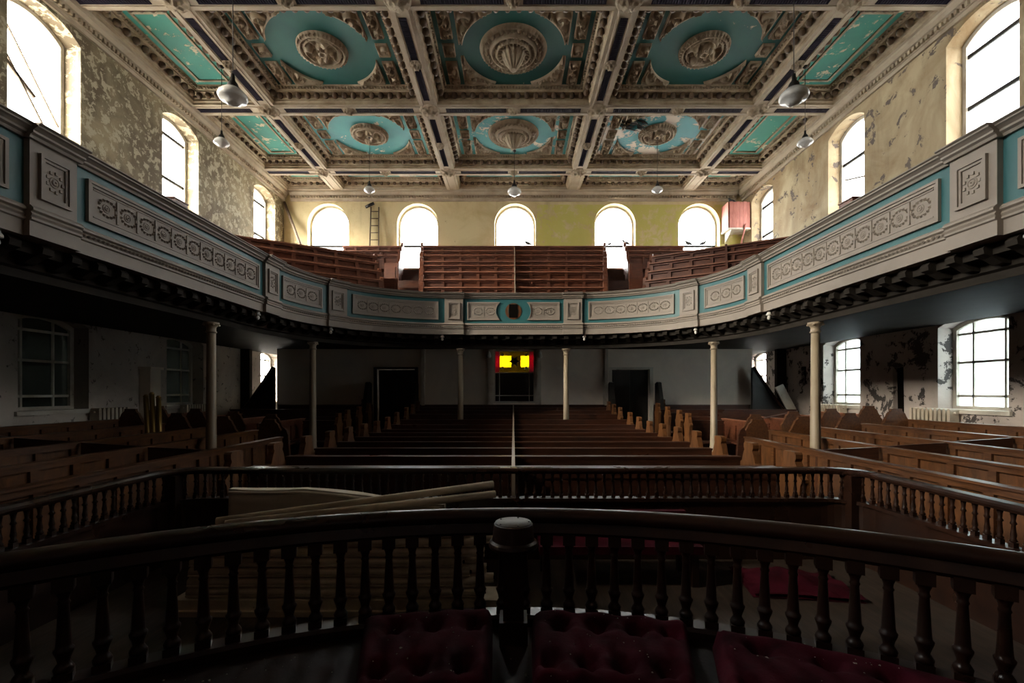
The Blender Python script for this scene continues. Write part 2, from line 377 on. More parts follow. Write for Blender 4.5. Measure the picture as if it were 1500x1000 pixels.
for k, h in enumerate(lo_holes):
    window(toR, h, .34, [.24, .74], [.12, .52, .86], 'frost' if k < 2 else 'clear', portal=(-1, 0, 0))
    window(toL, h, .34, [.24, .74], [.12, .52, .86], 'darkpane' if k < 2 else 'clear', portal=(1, 0, 0) if k == 2 else None)
for h in back_holes: window(toB, h, .30, [], [.36], 'clear', cas=.07, portal=(0, -1, 0), bw_=.05, barmat='doorwood', bfront=.10)
for h in lob_holes: window(toB, h, .30, [], [], 'clear', cas=.03, sill=False, portal=(0, -1, 0))
# stained glass window in the partition
sw_hole = [(SW[0], SW[2]), (SW[1], SW[2]), (SW[1], SW[3]), (SW[0], SW[3])]
def stained(i, j):
    if i in (0, 2): return 'crimson' if j == 2 else 'darkstain'
    return 'yellow' if j == 2 else 'darkstain'
sw = window(toP, sw_hole, .05, [.11, .89], [.115, .575], stained, bw_=.02, cas=.05, sill=False)
fr = MB()
for s_ in (-1, 1):
    xm = (SW[0] + SW[1]) / 2 + s_ * ((SW[1] - SW[0]) / 2 + .09)
    fr.box(xm - .085, xm + .085, YP - .05, YP, E - .38, E + 1.30)
    fr.box(xm - .05, xm + .05, YP - .075, YP - .05, E - .34, E + 1.29)
    fr.lathe([(.05, 0), (.08, .05), (.06, .12), (.03, .2)], 10, (xm + s_ * .05, YP - .1, E + 1.02))
fr.v = [(x - sw.location[0], y - sw.location[1], z - sw.location[2]) for x, y, z in fr.v]
fr.build('architrave', 'white', sw)
em = MB()                                   # painted emblem and corner sprigs on the yellow pane
cx, cz = (SW[0] + SW[1]) / 2 - sw.location[0], E + .93 - sw.location[2]
def star(mb, x, z, r, n=8):
    pts = [((r if k % 2 == 0 else r * .45) * math.cos(pi * k / n), (r if k % 2 == 0 else r * .45) * math.sin(pi * k / n)) for k in range(2 * n)]
    mb.prism(pts, lambda a, b: (x + a, -.012, z + b), lambda a, b: (x + a, -.004, z + b))
star(em, cx, cz, .19, 6); star(em, cx, cz, .10, 8)
for sx in (-1, 1):
    for sz in (-1, 1): star(em, cx + sx * .36, cz + sz * .20, .07, 5)
em.build('emblem', 'chips', sw)

# ------------------------------------------------------------------ doors in the partition
for k, (a, b) in enumerate(DOORS):
    d = empty('door_%d' % (k + 1), ((a + b) / 2, YP + .12, 0), kind='structure')
    w = (b - a) / 2
    for s_ in (-1, 1):
        lf = MB().box(min(0, s_ * (w - .01)) + .004, max(0, s_ * (w - .01)) - .004, 0, .045, .01, E + .67).build('door_leaf', 'doorwood', d)
        for z0, z1 in ((.2, .95), (1.1, 2.2)):
            x0, x1 = sorted((s_ * .1, s_ * (w - .1)))
            MB().box(x0, x1, -.012, 0, z0, z1).build('panel', 'doorwood', lf)
    for xx in (-w - .05, w + .05): MB().box(xx - .05, xx + .05, -.15, -.12, 0, E + .69).build('architrave', 'doorwood' if k == 0 else 'white', d)
    MB().box(-w - .1, w + .1, -.15, -.12, E + .69, E + .75).build('architrave', 'doorwood' if k == 0 else 'white', d)
for k, x in enumerate((-2.72, 2.80)):
    o = MB().box(x - .05, x + .05, YP - .07, YP, E - .40, E + 1.30).box(x - .09, x - .05, YP - .03, YP, E - .4, E + 1.30).build('trim_%d' % (k + 1), 'white'); o['kind'] = 'structure'
# dado boards along the partition
for k, (a, b) in enumerate(((-7.1, -4.25), (-2.95, 2.95), (4.25, 7.15))):
    o = MB().box(a, b, YP - .03, YP, 0, E - .42).box(a, b, YP - .05, YP, E - .42, E - .38).build('baseboard_%d' % (k + 1), 'pew'); o['kind'] = 'structure'

# ================================================================== THE CEILING
def scroll(x, y, cs, k=5.2):
    h = 0
    for (cx_, cy_, r_, tw) in cs:
        dx, dy = x - cx_, y - cy_; r = math.hypot(dx, dy) + 1e-4
        if r < r_:
            v = (.5 + .5 * math.cos(math.atan2(dy, dx) * 2 + tw * math.log(r / r_ + .05) * k)) * min(1, (r_ - r) / (r_ * .25))
            h = max(h, v, 1 - r / (r_ * .2))
    return h
def tile_mesh(w, l, nm):
    """ornamented plaster tile facing down, raised border"""
    cs = []; n = max(1, round(l / w)); st = l / n
    for i in range(n): cs.append((.0, -l / 2 + st * (i + .5), w * .48, 1 if i % 2 else -1))
    if n > 1:
        for i in range(n - 1): cs.append(((w * .25) * (1 if i % 2 else -1), -l / 2 + st * (i + 1), w * .26, 1))
    mb = MB()
    def fn(u, v):
        x, y = (u - .5) * w, (v - .5) * l; e = min(u * w, (1 - u) * w, v * l, (1 - v) * l)
        h = .06 if e < .025 else .005 + .10 * scroll(x, y, cs)
        return (x, y, -h if 0 < u < 1 and 0 < v < 1 else 0)
    mb.grid(fn, 22, max(22, int(l / w * 20))); return mb.mesh(nm, 'ornament')
TS = tile_mesh(.27, .36, 'ornament_tile'); TLn = tile_mesh(.27, .74, 'ornament_tile')
def spandrel_mesh(bx, by, R):
    mb = MB(); cs = [(bx - .22, by - .22, .22, 1), (bx - .55, by - .13, .15, -1), (bx - .13, by - .52, .15, -1), (bx - .82, by - .07, .09, 1), (bx - .07, by - .75, .09, 1)]
    a0 = math.acos(min(1, (bx - .02) / R)) if bx < R else .05 * 0 + math.atan2(R * .03, bx); a1 = math.asin(min(1, (by - .02) / (R + .02)))
    a0 = max(a0, .16); a1 = min(a1, pi / 2 - .16)
    NV = 22
    def fn(u, v):
        a = a0 + (a1 - a0) * u; w = max(min(bx / math.cos(a), by / math.sin(a)) - R, .004); j = int(round(v * NV)); bd = min(.024, w * .3)
        if j <= 1 or j >= NV - 1: t_ = 0 if j <= 1 else w
        else: t_ = bd + (w - 2 * bd) * (j - 2) / (NV - 4)
        x, y = (R + t_) * math.cos(a), (R + t_) * math.sin(a)
        h = 0 if j in (0, NV) or u in (0, 1) else .06 if j <= 2 or j >= NV - 2 else .005 + .11 * scroll(x, y, cs)
        return (x, y, -h)
    mb.grid(fn, 60, NV); return mb.mesh('spandrel', 'ornament')
def medallion_mesh(R, big):
    mb = MB()
    def prof(r, a):
        q = r / R
        if big:
            if q > .93: h = .05 + .02 * math.cos(a * 48)
            elif q > .88: h = .09
            elif q > .70:
                d = ((a * 30 / (2 * pi)) % 1 - .5); h = .03 + (.07 if math.hypot(d * .17, (q - .79)) < .055 else 0)
            elif q > .62: h = .12
            elif q > .50: h = .05 + .05 * (math.cos(a * 36) > 0)
            elif q > .44: h = .14
            elif q > .34: h = .03 + .10 * (math.cos(a * 24) > 0)
            elif q > .10: h = .14 + .26 * (1 - ((q - .10) / .24) ** 2) - .07 * (math.cos(a * 12) < 0)
            else: h = .46
        else:
            if q > .88: h = .03 + .05 * (math.cos(a * 36) > 0)
            elif q > .80: h = .10
            elif q > .70: h = .05 + .015 * math.cos(a * 30)
            elif q > .64: h = .09
            elif q > .18: h = .03 + .12 * max(0, math.cos(a * 4 + 2.2 * math.sin(q * 9))) + .02 * math.cos(a * 12)
            elif q > .08: h = .13
            else: h = .07
        return h
    def fn(u, v):
        r = R * (1 - v) if v < 1 else 0.0; a = 2 * pi * u
        return (r * math.cos(a), r * math.sin(a), 0 if v == 0 else -prof(max(r, 1e-3), a))
    mb.grid(fn, 144, 30, True, True); return mb.mesh('medallion', 'ornament')
MEDB, MEDS = medallion_mesh(.74, True), medallion_mesh(.54, False)
mb = MB(); mb.lathe([(.0, -.12), (.045, -.11), (.068, -.07), (.072, -.035), (.05, -.014), (.065, 0)], 8); MODIL = mb.mesh('modillion', 'modillion')
RL = .27
def ring_sweep(x0, x1, y0, y1, prof):
    """moulding profile (inset, z) mitred round the inside of a rectangle"""
    mb = MB(); vs_ = []
    for i, z in prof: vs_ += [(x0 + i, y0 + i, z), (x1 - i, y0 + i, z), (x1 - i, y1 - i, z), (x0 + i, y1 - i, z)]
    fs = [(k * 4 + j, k * 4 + (j + 1) % 4, k * 4 + 4 + (j + 1) % 4, k * 4 + 4 + j) for k in range(len(prof) - 1) for j in range(4)]
    return mb.add(vs_, fs)
COLS = [(-8.02, -6.48), (-6.02, -2.37), (-1.91, 1.91), (2.37, 6.02), (6.48, 8.02)]
ROWS = [(8.68, 11.52), (11.98, 14.82), (15.28, 16.34), (5.38, 8.22)]
PROF = [(0, 0), (.0, .05), (.03, .07), (.03, .12), (.05, .14), (.05, .20), (.19, .20), (.19, .235), (.215, .25), (.215, .28), (.25, .30), (RL, .33)]
for r, (y0, y1) in enumerate(ROWS):
    for c_, (x0, x1) in enumerate(COLS):
        main = c_ in (1, 2, 3) and r < 2; xc, yc = (x0 + x1) / 2, (y0 + y1) / 2
        W, D = x1 - x0 - 2 * RL, y1 - y0 - 2 * RL
        mat = 'tealC' if (r, c_) == (1, 3) else 'tealN' if c_ in (0, 4) else 'tealB' if r in (1, 2) else 'tealA'
        pz = ZC + .33
        cof = MB().box(-W / 2 - .02, W / 2 + .02, -D / 2 - .02, D / 2 + .02, 0, .06).build('coffer_panel', mat, ceiling, (xc, yc, pz))
        ring_sweep(-W / 2 - RL, W / 2 + RL, -D / 2 - RL, D / 2 + RL, [(i, z - .33) for i, z in PROF]).build('coffer_cornice', 'cornice', cof)
        if r == 3: continue
        # modillions: one object each on the near row of coffers, joined further back
        pts = []
        nx, ny = max(2, round((x1 - x0 - .2) / .23)), max(2, round((y1 - y0 - .2) / .23))
        for i in range(nx): pts += [(-W / 2 - RL + .12 + (W + 2 * RL - .24) * (i + .5) / nx, sy * (D / 2 + RL - .12)) for sy in (-1, 1)]
        for i in range(ny): pts += [(sx * (W / 2 + RL - .12), -D / 2 - RL + .12 + (D + 2 * RL - .24) * (i + .5) / ny) for sx in (-1, 1)]
        if r == 0 or (r == 1 and c_ == 2):
            for (px, py) in pts: inst('modillion', MODIL, cof, (px, py, -.13))
        else:
            j = MB()
            for (px, py) in pts: j.lathe([(.0, -.10), (.045, -.08), (.06, -.03), (.05, 0)], 6, (px, py, -.13))
            j.build('modillion_row', 'modillion', cof, kind='stuff')
        # bead row between cornice and panel
        j = MB(); nb = int((W + .1) / .075); nd = int((D + .1) / .075)
        for i in range(nb):
            x = -W / 2 - .04 + (W + .08) * (i + .5) / nb
            for sy in (-1, 1): j.box(x - .02, x + .02, sy * (D / 2 + .035) - .02, sy * (D / 2 + .035) + .02, -.075, -.03)
        for i in range(nd):
            y = -D / 2 - .04 + (D + .08) * (i + .5) / nd
            for sx in (-1, 1): j.box(sx * (W / 2 + .035) - .02, sx * (W / 2 + .035) + .02, y - .02, y + .02, -.075, -.03)
        j.build('bead_row', 'ornament', cof, kind='stuff')
        if main:
            R = 1.10
            for sx in (-1, 1):
                x = sx * (W / 2 - .225)
                inst('ornament_tile', TLn, cof, (x, -.72, 0)); inst('ornament_tile', TS, cof, (x, 0, 0)); inst('ornament_tile', TLn, cof, (x, .72, 0), pi)
            sp = spandrel_mesh(W / 2 - .46, D / 2 - .07, R + .02)
            for sx, sy in ((1, 1), (-1, 1), (-1, -1), (1, -1)):
                o = inst('spandrel', sp, cof, (0, 0, 0)); o.scale = (sx, sy, 1)
            inst('medallion', MEDB if c_ == 2 else MEDS, cof, (0, 0, 0))
        else:
            if W > .6 and D > .3: ring_sweep(-W / 2 + .13, W / 2 - .13, -D / 2 + .13, D / 2 - .13, [(0, 0), (.0, -.03), (.05, -.03), (.05, 0)]).build('panel_frame', 'ornament', cof)
# beams, with dark inset strips and bosses
BX = [-6.25, -2.14, 2.14, 6.25]; BY = [8.45, 11.75, 15.05, 5.15]
mb = MB(); prof = [(.03, -.14), (.06, -.13), (.08, -.09), (.13, -.08), (.15, -.05), (.20, -.04), (.22, 0)]
def boss_mesh(R, nm):
    b = MB()
    def fn(u, v):
        r = R * (1 - v); a = 2 * pi * u; q = 1 - v
        h = 0 if v == 0 else (.03 + .03 * max(0, math.cos(a * 8)) if q > .6 else .06 + .05 * max(0, math.cos(a * 6)) if q > .3 else .13)
        return (r * math.cos(a), r * math.sin(a), -h)
    b.grid(fn, 48, 10, True, True); return b.mesh(nm, 'ornament')
BOSS, ROSE = boss_mesh(.26, 'boss'), boss_mesh(.14, 'rosette')
def strip_mesh(L, ax):
    b = MB(); w = .075; n = int(L / .05)
    def fn(u, v):
        k = int(round(u * n * 2)); d = (v - .5) * 2 * w
        h = -.012 if (v in (0, 1)) else -.004 - .014 * (k % 2)
        t_ = (u - .5) * L
        return (t_, d, h) if ax == 'x' else (d, t_, h)
    b.grid(fn, n * 2, 3, False); b.box(*((-L / 2, L / 2, -w, w) if ax == 'x' else (-w, w, -L / 2, L / 2)), -.004, .0)
    return b.mesh('beam_strip', 'navy')
def beam(x0, x1, y0, y1): return MB().box(x0, x1, y0, y1, ZC, ZC + .76).build('ceiling_beam', 'beam', ceiling)
SY = strip_mesh(1.12, 'y'); cache = {}
for x in BX:
    b = beam(x - .225, x + .225, YF, YB)
    e_ = MB()
    for sx in (-1, 1): e_.box(x + sx * .13 - .02, x + sx * .13 + .02, 5.3, YB - .05, ZC - .02, ZC)
    e_.build('beam_edge', 'beam', b)
    for (a, bb) in ((8.45, 11.75), (11.75, 15.05), (5.15, 8.45)):
        for f in (.29, .71): inst('beam_strip', SY, b, (x, a + (bb - a) * f, ZC - .001))
        inst('rosette', ROSE, b, (x, (a + bb) / 2, ZC))
    for y in BY: inst('boss', BOSS, b, (x, y, ZC))
for y in BY:
    ends = [-WX] + BX + [WX]
    for i in range(5):
        xa, xb = ends[i] + (.225 if i else 0), ends[i + 1] - (.225 if i < 4 else 0)
        b = beam(xa, xb, y - .225, y + .225)
        e_ = MB()
        for sy in (-1, 1): e_.box(xa, xb, y + sy * .13 - .02, y + sy * .13 + .02, ZC - .02, ZC)
        e_.build('beam_edge', 'beam', b)
        L = round((xb - xa - .5) / 2 - .12, 2) if i in (1, 2, 3) else round(xb - xa - .45, 2)
        if L not in cache: cache[L] = strip_mesh(L, 'x')
        if i in (1, 2, 3):
            for s_ in (-1, 1): inst('beam_strip', cache[L], b, ((xa + xb) / 2 + s_ * (L / 2 + .18), y, ZC - .001))
            inst('rosette', ROSE, b, ((xa + xb) / 2, y, ZC))
        else: inst('beam_strip', cache[L], b, ((xa + xb) / 2, y, ZC - .001))
# wall cornices with dentils (trim)
def wall_cornice(n, a, b, to3):
    mb = MB(); pr = [(0, -.34), (.05, -.34), (.05, -.26), (.08, -.25), (.08, -.16), (.15, -.14), (.2, -.08), (.2, -.02), (.24, 0), (.24, .1), (0, .1)]
    mb.prism(pr, lambda i, z: to3(a, i, ZC + z), lambda i, z: to3(b, i, ZC + z))
    o = mb.build('trim_%d' % n, 'beam'); o['kind'] = 'structure'; recalc(o.data)
    j = MB(); cnt = int(abs(b - a) / .10)
    for k in range(cnt):
        u = a + (b - a) * (k + .5) / cnt; du = .028
        p = [to3(u - du, .08, ZC - .24), to3(u + du, .13, ZC - .165)]
        j.box(*sorted((p[0][0], p[1][0])), *sorted((p[0][1], p[1][1])), p[0][2], p[1][2])
    j.build('dentil_row', 'ornament', o, kind='stuff')
wall_cornice(3, 3.0, YB - .02, lambda u, i, z: (-WX + i, u, z))
wall_cornice(4, 3.0, YB - .02, lambda u, i, z: (WX - i, u, z))
wall_cornice(5, -WX + .26, WX - .26, lambda u, i, z: (u, YB - i, z))
# torn lath hole in the ruined coffer
j = MB()
rn = random.Random(4)
for k in range(16):
    cx_, cy_, a_, l_, w_, dz = 3.35 + rn.uniform(-.28, .28), 12.95 + rn.uniform(-.22, .22), rn.uniform(-.6, .6), rn.uniform(.08, .24), rn.uniform(.03, .09), rn.uniform(.03, .14)
    ca, sa = math.cos(a_), math.sin(a_); q = [(-l_, -w_), (l_ * .3, -w_ * 1.3), (l_, w_ * .2), (-l_ * .2, w_)]
    P_ = [(cx_ + ca * u - sa * v, cy_ + sa * u + ca * v) for u, v in q]
    j.add([(x, y, ZC + .33 - (dz if i in (1, 2) else .004)) for i, (x, y) in enumerate(P_)] + [(x, y, ZC + .342 - (dz if i in (1, 2) else .004)) for i, (x, y) in enumerate(P_)],
          [(3, 2, 1, 0), (4, 5, 6, 7), (0, 1, 5, 4), (1, 2, 6, 5), (2, 3, 7, 6), (3, 0, 4, 7)])
j.build('torn_lath', 'soffit', ceiling)

# ================================================================== THE GALLERY
half = []
for i in range(121):
    a = pi / 2 * (1 - i / 120)
    half.append((.9 + 3.52 * max(math.cos(a), 0) ** (2 / 2.3), 8.1 + 3.2 * max(math.sin(a), 0) ** (2 / 2.3)))
half = [(0, 11.3), (.3, 11.3), (.6, 11.3)] + half
y = 8.1
while y > YF + .1: y -= .2; half.append((4.42, max(y, YF + .02)))
cum = [0]
for a, b in zip(half, half[1:]): cum.append(cum[-1] + math.hypot(b[0] - a[0], b[1] - a[1]))
SMAX = cum[-1]
def gp(s, n=0.0):
    """point on the gallery front at arc length s from its middle, n towards the nave"""
    q = min(abs(s), SMAX - 1e-4); sg = 1 if s >= 0 else -1
    import bisect
    def pt(q):
        q = min(max(q, 0), SMAX - 1e-4)
        i = min(bisect.bisect_right(cum, q) - 1, len(half) - 2); f = (q - cum[i]) / max(cum[i + 1] - cum[i], 1e-9)
        return Vector((half[i][0] + f * (half[i + 1][0] - half[i][0]), half[i][1] + f * (half[i + 1][1] - half[i][1])))
    p = pt(q); t_ = (pt(q + .06) - pt(q - .06)) if q > .06 else Vector((1, 0)); t_.normalize()
    nrm = Vector((t_.y, -t_.x))          # towards the nave for the right half
    return ((p.x + nrm.x * n) * sg, p.y + nrm.y * n)
def sweep(s0, s1, prof, mb=None, step=.12, caps=True):
    """closed profile (n, z) swept along the gallery front"""
    mb = mb or MB(); m = max(1, int(abs(s1 - s0) / step)); n = len(prof); vs_ = []
    for i in range(m + 1):
        s = s0 + (s1 - s0) * i / m
        for (a, z) in prof: x, y = gp(s, a); vs_.append((x, y, E + z))
    fs = [(i * n + k, i * n + (k + 1) % n, (i + 1) * n + (k + 1) % n, (i + 1) * n + k) for i in range(m) for k in range(n)]
    if caps: fs += [tuple(range(n))[::-1], tuple(range(m * n, m * n + n))]
    return mb.add(vs_, fs)
def rect(n0, n1, z0, z1): return [(n0, z0), (n1, z0), (n1, z1), (n0, z1)]
gal = empty('gallery', (0, 11.3, E + 1.4), label='curved gallery with teal and cream panelled front carried on iron columns', cat='gallery')
def gbuild(mb, name, mat, parent=gal, fix=True, **kw):
    if fix: mb.v = [(x, y - 11.3, z - E - 1.4) for x, y, z in mb.v]
    o = mb.build(name, mat, parent, **kw); recalc(o.data); return o
CAP = [(-.10, 2.29), (.03, 2.29), (.04, 2.315), (.065, 2.33), (.065, 2.35), (.09, 2.37), (.11, 2.38), (.11, 2.395), (.13, 2.405), (.13, 2.415), (-.10, 2.415)]
BEAD = [(-.1, 1.575), (.03, 1.575), (.045, 1.60), (.03, 1.625), (.055, 1.64), (.055, 1.66), (.03, 1.685), (-.1, 1.685)]
FAS = [(-.16, 1.41), (.02, 1.41), (.02, 1.545), (.04, 1.555), (.04, 1.575), (-.16, 1.575)]
PIL = [1.46, 4.25, 6.10, 10.05, 13.6]; PWD = .225
edges_ = sorted([-x for x in PIL] + PIL)
ends_ = [-SMAX + .02] + edges_ + [SMAX - .02]
for a, b in zip(ends_, ends_[1:]):
    s0 = a + (PWD if a in edges_ else 0); s1 = b - (PWD if b in edges_ else 0)
    gbuild(sweep(s0, s1, CAP), 'front_cornice', 'cream'); gbuild(sweep(s0, s1, BEAD), 'bead_moulding', 'cream')
    gbuild(sweep(s0, s1, FAS), 'fascia', 'cream')
    pa = gbuild(sweep(s0, s1, rect(-.08, 0, 1.685, 2.29)), 'front_panel', 'teal')
    # little beads of the moulding
    j = MB(); cnt = int((s1 - s0) / .055)
    if abs(s0) < 11 and abs(s1) < 11:
        for i in range(cnt):
            s = s0 + (s1 - s0) * (i + .5) / cnt; x, y = gp(s, .048); q = .018
            j.add([(x - q, y, E + 1.60), (x, y - q, E + 1.60), (x + q, y, E + 1.60), (x, y + q, E + 1.60), (x, y, E + 1.625), (x, y, E + 1.575)],
                  [(0, 1, 4), (1, 2, 4), (2, 3, 4), (3, 0, 4), (1, 0, 5), (2, 1, 5), (3, 2, 5), (0, 3, 5)])
        gbuild(j, 'bead_row', 'cream', kind='stuff')
    if abs(a) > 11 and abs(b) > 11: continue
    spans = []
    L = s1 - s0
    if s0 < 0 < s1: spans = [(s0 + .10, -.33, 1), (.33, s1 - .10, -1)]
    else: spans = [(s0 + .15, s1 - .15, 0)]
    for (p0, p1, cv) in spans:
        def side(s, z, p0=p0, p1=p1, cv=cv):       # the middle panels have one hollowed end
            if cv == 0: return s
            bow = .10 * (1 - ((z - 1.985) / .22) ** 2); k = (s - p0) / (p1 - p0)
            return s - bow * k ** 6 if cv == 1 else s + bow * (1 - k) ** 6
        def ring(mb, ins, n0, n1, wd):
            zc0, zc1 = 1.765 + ins, 2.205 - ins; q0, q1 = p0 + ins, p1 - ins; m = max(4, int((q1 - q0) / .1))
            lo = [(q0 + (q1 - q0) * i / m, zc0) for i in range(m + 1)]; rt = [(q1, zc0 + (zc1 - zc0) * i / 8) for i in range(1, 9)]
            up = [(q1 + (q0 - q1) * i / m, zc1) for i in range(1, m + 1)]; lf = [(q0, zc1 + (zc0 - zc1) * i / 8) for i in range(1, 8)]
            out = lo + rt + up + lf
            sc_, zc = (q0 + q1) / 2, (zc0 + zc1) / 2
            inn = [(sc_ + (s - sc_) * (1 - 2 * wd / (q1 - q0)), zc + (z - zc) * (1 - 2 * wd / (zc1 - zc0))) for s, z in out]
            N = len(out); V = []
            for loop, n in ((out, 0), (out, n1), (inn, n1), (inn, n0)):
                for s, z in loop: x, y = gp(side(s, z), n); V.append((x, y, E + z))
            return mb.add(V, [(k * N + i, k * N + (i + 1) % N, (k + 1) * N + (i + 1) % N, (k + 1) * N + i) for k in range(3) for i in range(N)])
        f = MB(); ring(f, 0, .02, .035, .03); ring(f, .03, 0, .022, .03)
        gbuild(f, 'panel_frame', 'cream', pa)
        g = MB(); m = max(6, int((p1 - p0) / .08))
        def fld(u, v): s = p0 + .03 + (p1 - p0 - .06) * u; z = 1.79 + .39 * v; x, y = gp(side(s, z), .006); return (x, y, E + z)
        g.grid(fld, m, 4, False); gbuild(g, 'panel_field', 'cream', pa)
        # guilloche: ring, leaf curls and uprights
        o = MB(); cnt = max(2, round((p1 - p0 - .2) / .27))
        for i in range(cnt):
            sc_ = p0 + .1 + (p1 - p0 - .2) * (i + .5) / cnt; stp = (p1 - p0 - .2) / cnt
            for (R_, r_) in ((.042, .008), (.016, .012)):
                def tor(u, v, R_=R_, r_=r_, sc_=sc_):
                    a, b = 2 * pi * u, pi * v; rr = R_ + r_ * math.cos(b); x, y = gp(sc_ + rr * math.cos(a), .006 + r_ * math.sin(b)); return (x, y, E + 1.985 + rr * math.sin(a))
                o.grid(tor, 12, 3, True, True)
            for sg in (-1, 1):      # eye-shaped leaf border made of small lobes
                for k in range(7):
                    a = pi * (k + .5) / 7; ss = sc_ + .105 * math.cos(a); zz = 1.985 + sg * .085 * math.sin(a) ** .8
                    x, y = gp(ss, .006); x2, y2 = gp(ss + .012, .032); x3, y3 = gp(ss + .024, .006); x0, y0 = gp(ss - .0, .006)
                    o.add([(x, y, E + zz - .016), (x3, y3, E + zz - .016), (x3, y3, E + zz + .016), (x, y, E + zz + .016), (x2, y2, E + zz)], [(0, 1, 4), (1, 2, 4), (2, 3, 4), (3, 0, 4)])
            if i < cnt - 1:
                ss = sc_ + stp / 2
                sweep(ss - .012, ss + .012, rect(.004, .018, 1.86, 2.11), o); sweep(ss - .03, ss + .03, rect(.004, .014, 1.96, 2.01), o)
        for zz in (1.84, 2.125): sweep(p0 + .08, p1 - .08, rect(.004, .013, zz - .006, zz + .006), o)
        gbuild(o, 'guilloche_relief', 'cream', pa)
    if s0 < 0 < s1:
        g = MB()
        def ringc(u, v): a = 2 * pi * u; r = .13 + .07 * v; x, y = gp(r * math.cos(a), .012); return (x, y, E + 1.985 + r * math.sin(a))
        g.grid(ringc, 28, 1, False, True); gbuild(g, 'opening_surround', 'pewend', pa)
        gbuild(sweep(-.105, .105, rect(.0, .026, 1.83, 2.155)), 'square_opening', 'black', pa)
for s in edges_:
    far = abs(s) > 11; px = .055
    pl = gbuild(sweep(s - PWD, s + PWD, rect(-.1, px, 1.685, 2.29)), 'pilaster', 'cream')
    gbuild(sweep(s - PWD - .03, s + PWD + .03, [(a + (px if a > 0 else 0), z) for a, z in CAP]), 'pilaster_cap', 'cream', pl)
    gbuild(sweep(s - PWD - .02, s + PWD + .02, [(a + (px if a > 0 else 0), z) for a, z in BEAD]), 'pilaster_bead', 'cream', pl)
    gbuild(sweep(s - PWD - .02, s + PWD + .02, [(a + (px if a > 0 else 0), z) for a, z in FAS]), 'pilaster_base', 'cream', pl)
    if far: continue
    f = MB()
    for ins, h, w_ in ((0, .03, .03), (.03, .016, .025)):
        a0, a1, z0, z1 = s - .15 + ins, s + .15 - ins, 1.775 + ins, 2.195 - ins
        sweep(a0, a1, rect(px, px + h, z0, z0 + w_), f); sweep(a0, a1, rect(px, px + h, z1 - w_, z1), f)
        sweep(a0, a0 + w_, rect(px, px + h, z0 + w_, z1 - w_), f); sweep(a1 - w_, a1, rect(px, px + h, z0 + w_, z1 - w_), f)
    gbuild(f, 'panel_frame', 'cream', pl)
    o = MB()
    for (R_, r_) in ((.045, .009), (.018, .013)):
        def tor(u, v, R_=R_, r_=r_):
            a, b = 2 * pi * u, pi * v; rr = R_ + r_ * math.cos(b); x, y = gp(s + rr * math.cos(a), px + r_ * math.sin(b)); return (x, y, E + 1.985 + rr * math.sin(a))
        o.grid(tor, 14, 3, True, True)
    for k in range(9):
        a = 2 * pi * k / 9; sweep(s + .075 * math.cos(a) - .012, s + .075 * math.cos(a) + .012, rect(px, px + .012, 1.985 + .09 * math.sin(a) - .014, 1.985 + .09 * math.sin(a) + .014), o)
    gbuild(o, 'guilloche_relief', 'cream', pl)
# soffit, beam and brackets
inner = [gp(SMAX * (2 * i / 160 - 1), -.12) for i in range(161)]
slab = [(-WX + .01, YF + .02)] + [(x, max(y, YF + .02)) for x, y in inner] + [(WX - .01, YF + .02), (WX - .01, YB - .02), (-WX + .01, YB - .02)]
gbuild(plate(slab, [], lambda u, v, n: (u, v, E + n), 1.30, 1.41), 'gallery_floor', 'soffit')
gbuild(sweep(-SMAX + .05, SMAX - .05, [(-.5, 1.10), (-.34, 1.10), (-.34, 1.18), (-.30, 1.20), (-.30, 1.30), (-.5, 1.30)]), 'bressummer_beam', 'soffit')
nb = 74
for i in range(nb):
    s = -10.6 + 21.2 * i / (nb - 1); b = MB()
    prof = [(-.30, 1.31), (-.03, 1.31), (-.02, 1.36), (-.05, 1.40), (-.30, 1.42)]
    sweep(s - .05, s + .05, [(-.30, 1.22), (-.22, 1.225), (-.12, 1.28), (-.04, 1.31), (-.03, 1.36), (-.06, 1.40), (-.30, 1.41)], b)
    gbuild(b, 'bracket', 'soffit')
# stepped tiers behind the front
FRZ = [2.74, 3.09, 3.46, 3.81, 4.10, 4.47, 4.80, 5.14]       # tops of the eight middle pews
for k, z in enumerate(FRZ):
    yy = 11.62 + .6 * k
    tw = 3.12 if k < 4 else WX - (.055 if k == 7 else .02)
    gbuild(MB().box(-tw, tw, yy, yy + .6 if k < 7 else YB - .02, E + 1.41, E + z - .92), 'tier', 'pew')

# ------------------------------------------------------------------ iron columns
def column_mesh():
    top = E + 1.10
    sh = MB(); sh.lathe([(.088, 0), (.088, .5), (.080, .52), (.078, .75), (.075, .78), (.062, top - .16)], 40, flute=.11, fl_range=(.76, 9))
    cp = MB(); cp.lathe([(.064, top - .17), (.08, top - .16), (.08, top - .145), (.066, top - .135), (.068, top - .08), (.10, top - .04), (.11, top - .03), (.11, top)], 20)
    for k in range(4): a = pi / 4 + k * pi / 2; cp.lathe([(0, 0), (.025, .012), (.025, .03), (0, .04)], 8, (.10 * math.cos(a), .10 * math.sin(a), top - .06))
    bs = MB(); bs.box(-.098, .098, -.098, .098, 0, .08).lathe([(.098, .08), (.098, .12), (.088, .16)], 20)
    return sh.mesh('shaft', 'iron'), cp.mesh('capital', 'iron'), bs.mesh('base', 'iron')
cs_, cc_, cb_ = column_mesh()
